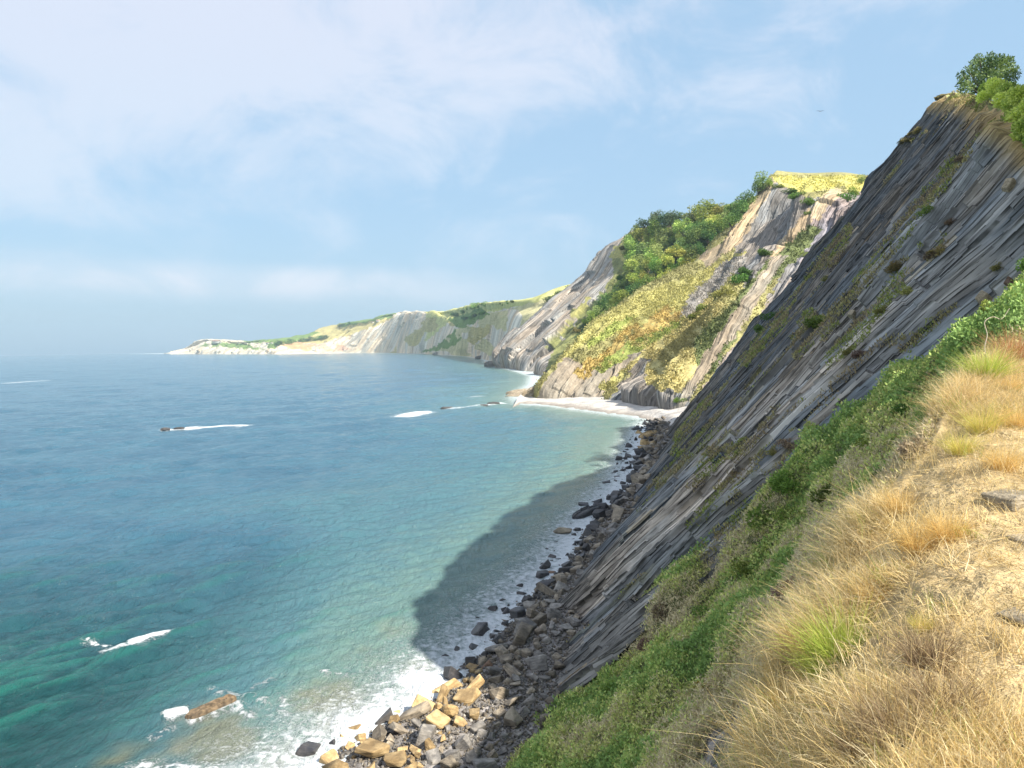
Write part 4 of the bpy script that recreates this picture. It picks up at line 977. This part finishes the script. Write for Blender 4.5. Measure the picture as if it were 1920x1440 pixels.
def boulders():
    nr, nc = G_sh.shape[:2]; rg = np.random.default_rng(77); acc = []; cell = {}
    dS = np.linalg.norm(np.diff(G_sh[nr // 2], axis=0), axis=1); W_ = np.concatenate([dS, [dS[-1]]]) ; W_ = W_ / W_.sum()
    for stage, (N, lo, hi) in enumerate([(1500, 1.05, 1.95), (6000, .62, 1.1), (10000, .3, .64)]):
        js = rg.choice(nc, N, p=W_); ts = rg.uniform(.12, .80, N) if stage < 2 else rg.uniform(.2, .86, N)
        for j, t_ in zip(js, ts):
            r = rg.uniform(lo, hi) * (1 if stage else rg.uniform(.85, 1.15)); g = G_sh[int(t_ * (nr - 1)), j]
            if g[1] < 36 or g[1] > 262: continue
            if g[1] > 100: r *= 1.0 + .25 * (stage == 0)
            f = (t_ - .25) / .5                                # 0 waterline, 1 cliff foot
            if stage == 0 and f > .62 and rg.random() < .75: continue
            if f < 0 and (rg.random() < .72 or (60 > g[1]) and rg.random() < .3): continue
            key = (int(g[0] // 2), int(g[1] // 2)); ok = True
            for a in (-1, 0, 1):
                for b in (-1, 0, 1):
                    for (x, y, rr) in cell.get((key[0] + a, key[1] + b), ()):
                        if (x - g[0]) ** 2 + (y - g[1]) ** 2 < (.47 * (r + rr)) ** 2: ok = False; break
                    if not ok: break
                if not ok: break
            if ok: cell.setdefault(key, []).append((g[0], g[1], r)); acc.append((g, r, f))
    acc.sort(key=lambda q: -q[1] / q[0][1])
    done = 0; rest = []
    for g, r, f in acc:
        u, v = bearing(g); i = int(rg.integers(0, 12)); kind = shapes[i][0]
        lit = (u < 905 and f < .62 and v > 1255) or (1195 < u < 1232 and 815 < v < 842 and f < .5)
        if lit and rg.random() < .7: mt = 'tan'  # stones in the sunlit zone get the sun-warmed tan colour
        elif f < .10 and rg.random() < .85: mt = 'dark'
        elif rg.random() < .05 and f < .35: mt = 'rust'
        elif f > .6: mt = 'slate' if rg.random() < .6 else 'grey'
        else: mt = 'grey' if rg.random() < .75 else 'slate'
        if f < .3 and mt != 'tan' and g[1] > 75 and rg.random() < .7: mt = 'dark'
        vis = 560 < u < 1290 and v < 1450
        rot = (rg.normal() * .35, rg.normal() * .35, rg.uniform(0, 6.28)); loc = (g[0], g[1], max(g[2], -.35) + r * rg.uniform(.08, .26))
        if done < 288 and vis and u < 1000 + (v < 1250) * 300:
            o = bpy.data.objects.new('boulder', rmesh(i, mt)); o.location = loc; o.rotation_euler = rot; o.scale = (r, r, r); COL.objects.link(o); done += 1
            colw = dict(grey='grey brown', slate='slate grey', tan='tan', dark='wet black', rust='rusty orange')[mt]
            shp = dict(blocky='blocky', flat='flat', wedge='wedge-shaped', long='narrow')[kind]
            big = 'huge ' if r > 1.6 else 'large ' if r > 1.2 else 'small ' if r < .8 else ''
            zone = 'at the bottom edge' if v > 1395 else 'in the surf' if f < .08 else 'just above the surf line' if f < .35 else 'in mid heap' if f < .6 else 'on the upper gravel'
            part = 'below the green slope' if v > 1270 else 'left of the rock toe' if v > 1130 else 'on the narrow shore' if v > 950 else 'far off near the cove'
            tag(o, f'{big}{colw} {shp} boulder {zone} {part}', 'boulder', 'boulders along the foot of the cliff')
        else: rest.append((i, r, rot, loc, mt))
    # everything smaller: one heap of stones
    by = {}
    for k in rest: by.setdefault(k[4] if k[4] in ('grey', 'slate', 'tan', 'dark') else 'grey', []).append(k)
    order = ['grey', 'slate', 'tan', 'dark']; Vs, Fs, Ms, off = [], [], [], 0
    from mathutils import Euler
    small = [rock_mesh('s', 300 + i, shapes[i][2], 9, None, 0) for i in range(12)]
    data = []
    for me in small:
        v_ = np.empty(len(me.vertices) * 3, np.float32); me.vertices.foreach_get('co', v_); f_ = np.array([list(p.vertices) for p in me.polygons]); data.append((v_.reshape(-1, 3), f_))
    for mi, m_ in enumerate(order):
        for (i, r, rot, loc, mt) in by.get(m_, []):
            v_, f_ = data[i]; Rm = np.array(Euler(rot).to_matrix()); Vs.append(v_ @ Rm.T * r + np.array(loc)); Fs.append(f_ + off); Ms.append(np.full(len(f_), mi)); off += len(v_)
    # pebbles: fill between
    for _ in range(26000):
        j = rg.choice(nc); t_ = rg.uniform(.22, .92); g = G_sh[int(t_ * (nr - 1)), j]
        if g[1] < 36 or g[1] > 130: continue
        r = rg.uniform(.10, .36) * (1 if g[1] < 80 else 1.4); v_, f_ = data[int(rg.integers(0, 12))]; Rm = np.array(Euler((rg.normal() * .5, rg.normal() * .5, rg.uniform(0, 6.28))).to_matrix())
        Vs.append(v_ @ Rm.T * r + g + [0, 0, r * .1]); Fs.append(f_ + off); Ms.append(np.full(len(f_), rg.choice([0, 1, 1, 4], p=[.4, .3, .22, .08]))); off += len(v_)
    o = mesh_obj('rubble', np.concatenate(Vs), np.concatenate(Fs), [R_grey, R_slate, R_tan, R_dark, R_pale], smooth=False, n=3)
    o.data.polygons.foreach_set('material_index', np.concatenate(Ms).astype(np.int32)); tag(o, 'broken grey and brown rubble and stones between the boulders along the cliff foot', 'rubble', kind='stuff')
boulders()

def layered_rock(name, loc, L, W_, Hh, rz, mat, label, cat='rock', seed=1, tilt=.12):
    """a rib of bedded rock: displaced solid, beds running lengthwise"""
    bm = bmesh.new(); bmesh.ops.create_icosphere(bm, subdivisions=5, radius=1); co_ = np.array([v.co[:] for v in bm.verts]); bm.free
    s_ = np.sign(co_) * np.abs(co_) ** .7
    y = s_[:, 1] * W_ / 2; x = s_[:, 0] * L / 2; z = s_[:, 2] * Hh / 2
    st = layers(y + .1 * z, x, W_ / 6.3, L / 3.1, seed)
    z = z * (.75 + .55 * st) + .12 * Hh * fbm(x / (L * .12), y / (W_ * .2), seed + 3, 3); x = x * (1 + .12 * (layers(y, x * 0, W_ / 6.3, 9, seed + 4) - .5)); z += tilt * x
    for v, a, b, c in zip(bm.verts, x, y, z): v.co = Vector((a, b, c))
    me = bpy.data.meshes.new(name); bm.to_mesh(me); bm.free(); me.materials.append(mat); o = bpy.data.objects.new(name, me); o.location = loc; o.rotation_euler = (0, 0, rz); COL.objects.link(o)
    tag(o, label, cat); return o
R_islet = simple_rock('weedy_brown_rock', (.07, .05, .03), (.24, .17, .10), 2.5, .3)
a, b = S(352, 1350), S(440, 1318); c = (a + b) / 2
layered_rock('rock_islet', c + [0, 0, .18], np.linalg.norm(b - a) * 1.05, 1.15, .95, math.atan2(b[1] - a[1], b[0] - a[0]), R_islet, 'long brown layered rock awash in the green water at the lower left', 'rock', 3, .06)
for (u, v, L, W_, Hh, rz, lab, mt) in [
    (310, 806, 3.0, 2.0, 1.1, .4, 'left one of the two small rocks at the start of the white streak far out', R_dark), (336, 804, 3.4, 1.8, .8, .2, 'right one of the two small rocks in the white streak far out', R_dark),
    (838, 766, 5.5, 3, 1.2, .3, 'small rock awash left of the beach point', R_dark), (906, 761, 4.5, 2.2, 1.0, .3, 'tiny dark rock in the gap left of the beach point', R_dark), (925, 758, 6, 2.5, 1.5, .3, 'dark rock nearest the beach point in the water', R_dark),
    (1010, 749, 17, 9, 8.0, .2, 'rounded tan rock knoll at the left end of the pebble beach', simple_rock('knoll_rock', (.34, .27, .18), (.52, .43, .30), .35)), (990, 737, 26, 9, 3.5, .5, 'low flat rock shelf in the surf behind the beach knoll', R_grey),
    (978, 742, 18, 6, 2, .5, 'outer end of the rock shelf washed by the surf', R_grey), (930, 687, 30, 15, 12, .4, 'dark sea-level rock at the foot of the grey headland', R_slate), (903, 673, 26, 15, 9, .3, 'dark rock far along the shore beyond the headland', R_slate), (822, 665, 40, 20, 12, .3, 'small dark rock at the end of the long far beach', R_slate)]:
    layered_rock('sea_rock', S(u, v) + [0, 0, Hh * .12], L, W_, Hh, rz, mt, lab, 'rock', int(u), .03)
# rock toes cropping out into the stones
for (u, v, L, lab) in [(1090, 1095, 4.5, 'thin dark slab sticking out of the surf below the dark cliff'), (1062, 1115, 3.5, 'dark tilted slab lying among the wet boulders left of the cliff'), (1100, 960, 7, 'dark shelf of rock jutting into the surf under the cliff'), (1165, 935, 6, 'brown slab between surf and cliff foot'), (1215, 815, 9, 'tan slab in the small sunlit patch of shore')]:
    layered_rock('rock_slab', S(u, v, .4), L, L * .3, L * .16, .9, R_tan if u == 1215 else R_dark, lab, 'rock', int(u + v), .08)

# ------------------------------------------------------------------ scrub of the green slope
def scrub():
    nr, nc = ROW.shape; U_ = (FU > 900) & (FU < 1960) & (FV > 480) & (FV < 1500) & (ROW > .9) & (ROW < 4.25) & ~BARE
    dA = np.linalg.norm(np.cross(np.gradient(G_fg, axis=0), np.gradient(G_fg, axis=1)), axis=-1); Y = G_fg[..., 1]
    wgt = np.where(U_, dA / np.maximum(Y, 6) ** 1.75, 0).ravel(); wgt /= wgt.sum()
    N_ = 600000; k = RNG.choice(nr * nc, N_, p=wgt); i, j = np.unravel_index(k, (nr, nc)); p = G_fg[i, j]; nn = N_fg[i, j]; Y = p[:, 1]; row = ROW[i, j]
    X, Z = p[:, 0], p[:, 2]
    # mounds of single plants: height and species vary together
    cs = .45 + Y * .034; m1 = vn(X / cs, (Y * .8 + Z) / cs, 5); sp_ = fbm(X / 3.3, (Y + Z) / 3.6, 9, 4, .6); sp2 = fbm(X / 1.4, (Y + Z) / 1.5, 12, 3)
    hgt = (.04 + 1.0 * m1 ** 2.2) * (.38 + .020 * Y) * (1 - .6 * (row > 3.5))
    r_ = RNG.random(N_); p = p + (nn * .5 + [0, 0, .7]) * (hgt * np.sqrt(r_))[:, None] + RNG.normal(size=p.shape) * (.02 + .002 * Y)[:, None]
    dryf = sstep(2.6, 3.7, row + .55 * sp_ + .3 * sp2)
    pal = np.array([[.36, .46, .13], [.23, .35, .10], [.58, .60, .20], [.60, .56, .25], [.48, .39, .25], [.66, .57, .36]])
    q_ = 1.5 * sp_ + .5 * sp2 + .05 + .24 * RNG.normal(size=N_)
    idx = np.select([q_ < -.38, q_ < -.02, q_ < .22, q_ < .42, q_ < .6], [1, 0, 2, 3, 4], 5)
    idx = np.where(RNG.random(N_) < dryf * .85, RNG.choice([3, 4, 4, 5], N_), idx)
    c = pal[idx] * (.48 + .55 * r_[:, None] + .5 * RNG.random((N_, 1)))
    stalk = (idx >= 3)
    size = (.020 + .0034 * Y) * RNG.uniform(.6, 1.5, N_) * np.where(stalk, 1.25, 1)
    asp = np.where(stalk, .22, .6)
    d = unit(nn * .3 + [0, 0, .6] + .95 * unit(RNG.normal(size=(N_, 3)))); w_ = unit(np.cross(d, RNG.normal(size=(N_, 3)))); hw = w_ * (size * asp * .5)[:, None]; l = size[:, None]
    V = np.stack([p, p + d * l * .5 + hw, p + d * l, p + d * l * .5 - hw], 1).reshape(-1, 3)
    tag(mesh_obj('scrub', V, np.arange(4 * N_).reshape(N_, 4), M_scrub, attrs={'Col': np.repeat(c, 4, 0)}, smooth=False), 'dense green, olive and brown scrub covering the slope between brow and cliff', 'scrub', kind='stuff')
scrub()
for (u, v, px, k, wide, lab) in [
    (1452, 962, 78, 0, 1.1, 'biggest dark green bush where the scrub meets the bare rock'), (1490, 900, 62, 0, 1.1, 'dark green bush above the biggest one at the rock edge'), (1560, 925, 52, 0, 1.2, 'green bush right of the two dark ones near the rock edge'),
    (1545, 1020, 62, 4, 1.2, 'ochre and rust coloured bush in the middle of the scrub'), (1580, 985, 46, 4, 1.2, 'smaller ochre bush above the rust coloured one'), (1500, 1110, 72, 2, 1.1, 'grey brown dead-looking bush beside the dry grass'),
    (1240, 1150, 44, 2, 1.1, 'brown twiggy bush at the rock edge of the lower scrub'), (1215, 1205, 30, 2, 1.2, 'small brown bush below the twiggy one at the rock edge'), (1290, 1360, 66, 1, 1.3, 'yellow green bush low in the scrub'),
    (1350, 1290, 56, 4, 1.3, 'olive bush above the bare gully'), (1160, 1290, 36, 0, 1.3, 'dark green bush near the toe of the rock face'), (1400, 1060, 40, 0, 1.4, 'green bush under the rock edge left of the ochre ones'),
    (1330, 1140, 38, 0, 1.4, 'low green bush midway down the rock edge'), (1640, 830, 46, 0, 1.3, 'dark bush high in the scrub under the grey slab'), (1710, 770, 44, 0, 1.3, 'green bush near the top of the scrub'), (1670, 890, 40, 0, 1.4, 'green bush beside the brown heath above the dry grass'),
    (1720, 850, 66, 2, 1.4, 'wide brown heath cushion left of the golden tussocks'), (1790, 690, 46, 4, 1.1, 'dark olive bush at the top of the brow'), (1770, 740, 34, 2, 1.3, 'brown bush below the dark olive one'), (950, 1396, 36, 3, 1.3, 'bright green bush alone on the gravel at the foot of the slope'),
    (1870, 660, 44, 1, 1.3, 'brown olive bush behind the rust coloured plant'), 
    (1040, 1400, 44, 0, 1.4, 'green bush at the lower edge of the scrub above the gravel'), (1110, 1350, 40, 1, 1.4, 'olive bush in the lower scrub')]:
    g = locate(G_fg, (u, v)); size = px * g[1] / F
    plant(BUSH[k], 'bush', g - [0, 0, size * .32], size, lab, 'bush', None, wide)

for (u, v, Y, px, k, wide, lab) in [(1912, 650, 21, 95, 0, .8, 'large dark green bush at the right edge against the rock'), (1935, 575, 22, 80, 0, .8, 'upper dark green bush at the right edge'), (1862, 600, 23, 50, 3, .7, 'bright green sprig beside the pale stone block'), (1935, 505, 26, 50, 0, .8, 'small green bush high at the right edge')]:
    plant(BUSH[k], 'bush', P(u, v, Y), px * Y / F, lab, 'bush', None, wide)

# ------------------------------------------------------------------ dry grass on the brow
def straw_colors(n, rg=RNG):
    pal = np.array([[.86, .70, .36], [.80, .62, .28], [.88, .76, .48], [.70, .54, .30], [.84, .62, .26]]); c = pal[rg.integers(0, 5, n)] * rg.uniform(.7, 1.15, (n, 1)); return c
def dry_grass():
    nr, nc = ROW.shape; dA = np.linalg.norm(np.cross(np.gradient(G_fg, axis=0), np.gradient(G_fg, axis=1)), axis=-1); Y = G_fg[..., 1]
    U_ = (FU > 1300) & (FU < 2000) & (FV < 1560) & (ROW > 3.6) & (ROW < 7.2) & (Y > 1.5)
    dens = sstep(3.85, 4.25, ROW + .4 * KN) * (.05 + sstep(.36, .62, vn(G_fg[..., 0] / .8, G_fg[..., 1] / .8, 71))) * (1 - .90 * sstep(6.3, 7.0, ROW + .45 * KN)); wgt = np.where(U_, dA * dens / np.maximum(Y, 3) ** 1.2, 0).ravel(); wgt /= wgt.sum()
    NC = 3000; k = RNG.choice(nr * nc, NC, p=wgt); i, j = np.unravel_index(k, (nr, nc)); cp = G_fg[i, j]; cn = N_fg[i, j]; crow = ROW[i, j]
    nb = 30; N_ = NC * nb; rep = np.repeat(np.arange(NC), nb); lean = RNG.normal(size=(NC, 3)) * [.55, .55, 0]
    p = cp[rep] + RNG.normal(size=(N_, 3)) * [.09, .09, .012]; d = unit(np.array([0, 0, 1.0]) + lean[rep] + RNG.normal(size=(N_, 3)) * [.38, .38, .1] + cn[rep] * .25)
    tall = np.where((crow > 3.5) & (crow < 5.3), .36, .19) * RNG.uniform(.4, 1.45, NC); L = tall[rep] * RNG.uniform(.5, 1.25, N_)
    V, Fq, m = blades(p, d, L, RNG.uniform(.0012, .0028, N_), RNG.uniform(.1, .55, N_))
    c = straw_colors(N_); tint = np.repeat(RNG.uniform(.8, 1.15, (NC, 1)), nb, 0); c = c * tint
    g_ = np.repeat(RNG.random(NC) < .06, nb); c[g_] = np.array([.36, .42, .09]) * RNG.uniform(.6, 1.1, (g_.sum(), 1))
    # litter: flat dead stalks
    N2 = 85000; k = RNG.choice(nr * nc, N2, p=wgt); i, j = np.unravel_index(k, (nr, nc)); p2 = G_fg[i, j] + N_fg[i, j] * .012 + RNG.normal(size=(N2, 3)) * [.03, .03, .006]
    d2 = unit(RNG.normal(size=(N2, 3)) * [1, 1, .12] + N_fg[i, j] * .28); V2, F2, _ = blades(p2, d2, RNG.uniform(.06, .26, N2), RNG.uniform(.001, .0026, N2), RNG.uniform(0, .25, N2))
    c2 = straw_colors(N2) * RNG.uniform(.35, 1.05, (N2, 1))
    V_, F_ = join([(V, Fq), (V2, F2)]); c_ = np.concatenate([np.repeat(c, m, 0), np.repeat(c2, m, 0)])
    tag(mesh_obj('dry_grass', V_, F_, M_straw, attrs={'Col': c_}, smooth=False), 'golden dry grass and dead stalks covering the brow beside the path', 'grass', kind='stuff')
dry_grass()
def tussock_mesh(name, seed, n, pal, spread, droop, wd=.0028):
    rg = np.random.default_rng(seed); p = rg.normal(size=(n, 3)) * [.10, .10, .01]; d = unit(np.array([0, 0, 1.0]) + unit(p * [1, 1, 0] + 1e-3) * spread * rg.random((n, 1)) + rg.normal(size=(n, 3)) * .18)
    V, Fq, m = blades(p, d, rg.uniform(.45, 1.1, n), rg.uniform(wd * .6, wd * 1.4, n), rg.uniform(.1, droop, n), rg, 4)
    pal = np.array(pal); c = pal[rg.integers(0, len(pal), n)] * rg.uniform(.7, 1.2, (n, 1))
    return mesh_obj(name, V, Fq, M_straw, attrs={'Col': np.repeat(c, m, 0)}, smooth=False, link=False)
T_gold = tussock_mesh('grass_tussock', 1, 650, [(.78, .55, .20), (.68, .46, .15), (.82, .64, .30)], 1.0, .7)
T_yell = tussock_mesh('grass_tussock', 2, 650, [(.70, .60, .16), (.78, .62, .22), (.55, .55, .12)], .9, .6)
T_lime = tussock_mesh('feathery_plant', 3, 900, [(.50, .58, .10), (.60, .62, .16), (.38, .50, .08)], 1.1, .4, .004)
T_rust = tussock_mesh('rust_plant', 4, 700, [(.52, .25, .12), (.60, .33, .18), (.45, .30, .12)], 1.0, .4, .005)
T_grey = tussock_mesh('dead_plant', 5, 600, [(.30, .21, .12), (.40, .30, .18), (.16, .11, .06)], 1.3, .4, .004)
for (u, v, px, T, lab, cat) in [
    (1720, 1030, 130, T_gold, 'big golden tussock arching left at the middle of the brow', 'grass tussock'), (1775, 1010, 110, T_gold, 'golden tussock right of the big arching one', 'grass tussock'), (1690, 960, 90, T_gold, 'golden tussock at the brow edge above the big arching one', 'grass tussock'),
    (1840, 810, 90, T_yell, 'yellow tussock below the lime green plant', 'grass tussock'), (1800, 850, 80, T_yell, 'yellow tussock at the brow edge above the heath cushion', 'grass tussock'), (1880, 880, 90, T_gold, 'golden tussock hanging over the dark rock beside the path', 'grass tussock'),
    (1905, 800, 80, T_gold, 'golden tussock at the right edge above the hanging one', 'grass tussock'), (1900, 735, 60, T_gold, 'golden tussock below the rust coloured plant', 'grass tussock'), (1850, 712, 85, T_lime, 'lime green feathery plant on the upper brow', 'plant'), (1900, 680, 90, T_rust, 'rust coloured plant at the right edge of the brow', 'plant'),
    (1585, 1240, 150, T_lime, 'lime green feathery plant in the dry grass at the lower brow', 'plant'), (1555, 1275, 130, T_lime, 'lower lime green clump beside the feathery plant', 'plant'), (1640, 1130, 100, T_gold, 'orange gold tussock between big tussock and lime plant', 'grass tussock'),
    (1520, 1230, 120, T_gold, 'tall straw tussock leaning over the shale gully', 'grass tussock'), (1475, 1340, 130, T_gold, 'straw tussock at the lower end of the brow edge', 'grass tussock'), (1430, 1420, 130, T_gold, 'straw tussock at the bottom edge of the view', 'grass tussock'),
    (1700, 1400, 170, T_grey, 'dark dead plant low in the foreground grass', 'plant'), (1770, 1340, 150, T_grey, 'dark withered stalks in the foreground right of centre', 'plant'), (1650, 1430, 170, T_grey, 'blackish dead plant at the bottom edge', 'plant'), (1740, 1250, 130, T_grey, 'dark seed heads standing in the foreground grass', 'plant'), (1730, 1180, 60, T_yell, 'short yellow tussock above the dark seed heads', 'grass tussock')]:
    g = locate(G_fg, (u, v)); size = px * g[1] / F
    o = share(T, T.name.split('.')[0], None, g - [0, 0, .01], (0, 0, random.uniform(0, 6.28)), (size,) * 3); tag(o, lab, cat)
for (pts, r, lab) in [([(1858, 690), (1846, 655), (1851, 628), (1846, 604), (1862, 594), (1878, 598), (1893, 578)], .006, 'pale bare twig curving up beside the rust coloured plant'), ([(1868, 655), (1875, 640), (1895, 628), (1915, 626)], .005, 'short pale twig under the curved one'),
                      ([(1608, 1210), (1622, 1180), (1650, 1170)], .007, 'pale fallen twig across the green scrub')]:
    g0 = locate(G_fg, pts[0])[1]; q_ = [P(u, v, g0) for u, v in pts]; V, Fq = tube(cr(np.array(q_), np.linspace(0, len(q_) - 1, 24)), np.linspace(r, r * .4, 24) * g0 / 8, 5)
    tag(mesh_obj('twig', V, Fq, M_twig), lab, 'twig')
# stones beside the path
for (u, v, L, W_, Hh, lab) in [(1895, 935, .52, .34, .12, 'dark flat-topped rock at the start of the bare path'), (1916, 1150, .30, .22, .03, 'flat pale stone set in the path at the right edge'), (1868, 1385, .24, .2, .025, 'flat mossy stone in the sand at the lower right'), (1925, 1010, .3, .22, .04, 'pale stone slab at the right edge of the path')]:
    g = locate(G_fg, (u, v)); o = bpy.data.objects.new('path_stone', rock_mesh('path_stone', int(u + v), np.array([L, W_, Hh * 1.5]), 22, R_path, .02)); o.location = g - [0, 0, Hh * .25]; o.rotation_euler = (.05, .04, .5); COL.objects.link(o); tag(o, lab, 'stone')
for (u, v, s, lab) in [(1845, 562, .8, 'large pale square block of stone in the rock face at the right'), (1895, 530, .7, 'orange brown block under the tuft at the right'), (1690, 745, .22, 'pale slab lying in the upper scrub'), (1605, 755, .35, 'small tan stone on the grey slab edge'), (1740, 700, .25, 'grey block in the brush under the rock face'),
                       (1600, 590, .9, 'pale upright slab jutting from the middle of the rock face'), (1890, 350, .9, 'orange brown block high on the right of the rock face')]:
    Gs = G_cl if v < 600 or u == 1605 else G_fg; g = locate(Gs, (u, v)); o = bpy.data.objects.new('stone_block', rock_mesh('stone_block', int(u), np.array([1.3, .9, .9]), 16, R_path if u != 1895 else R_rust)); o.location = g; o.scale = (s,) * 3; o.rotation_euler = (.3, .7, .4); COL.objects.link(o); tag(o, lab, 'stone')

# gull far off in the sky
def gull():
    c = P(1538, 209, 150); V = []; Fq = []
    body = tube([(-.28, 0, 0), (-.15, 0, .01), (0, 0, .02), (.15, 0, .02), (.26, 0, .03), (.31, 0, .02)], [.01, .06, .08, .07, .04, .008], 8)
    w1 = [(-.08, .05, .03), (.12, .05, .03), (.10, .35, .16), (-.08, .35, .16), (-.06, .70, .10), (.02, .70, .10)]
    w2 = [(x, -y, z) for x, y, z in w1]; f = np.array([[0, 1, 2, 3], [3, 2, 5, 4]])
    th = [(x, y, z - .015) for x, y, z in w1]; th2 = [(x, y, z - .015) for x, y, z in w2]
    V, Fq = join([body, (np.array(w1), f), (np.array(w2), f), (np.array(th), f), (np.array(th2), f)])
    o = mesh_obj('gull', V, Fq, simple_rock('feathers', (.35, .35, .38), (.5, .5, .52), 5)); o.location = c; o.rotation_euler = (.1, 0, 1.2); tag(o, 'tiny grey gull gliding in the blue sky left of the peak', 'bird')
gull()

# ------------------------------------------------------------------ air
bm = bmesh.new(); bmesh.ops.create_cube(bm, size=1); me = bpy.data.meshes.new('haze'); bm.to_mesh(me); bm.free()
hz = bpy.data.objects.new('haze', me); hz.location = (0, 3300, 190); hz.scale = (19000, 13500, 420); COL.objects.link(hz)
mh = bpy.data.materials.new('haze'); mh.use_nodes = True; t = NT(mh.node_tree); t.n.clear()
pv = t.new('ShaderNodeVolumePrincipled'); pv.inputs['Color'].default_value = (.66, .88, 1, 1); pv.inputs['Density'].default_value = .75e-4; pv.inputs['Anisotropy'].default_value = .25
oo = t.new('ShaderNodeOutputMaterial'); t.l.new(pv.outputs[0], oo.inputs['Volume']); me.materials.append(mh); hz['kind'] = 'stuff'; hz['label'] = 'thin pale blue sea haze over the bay'
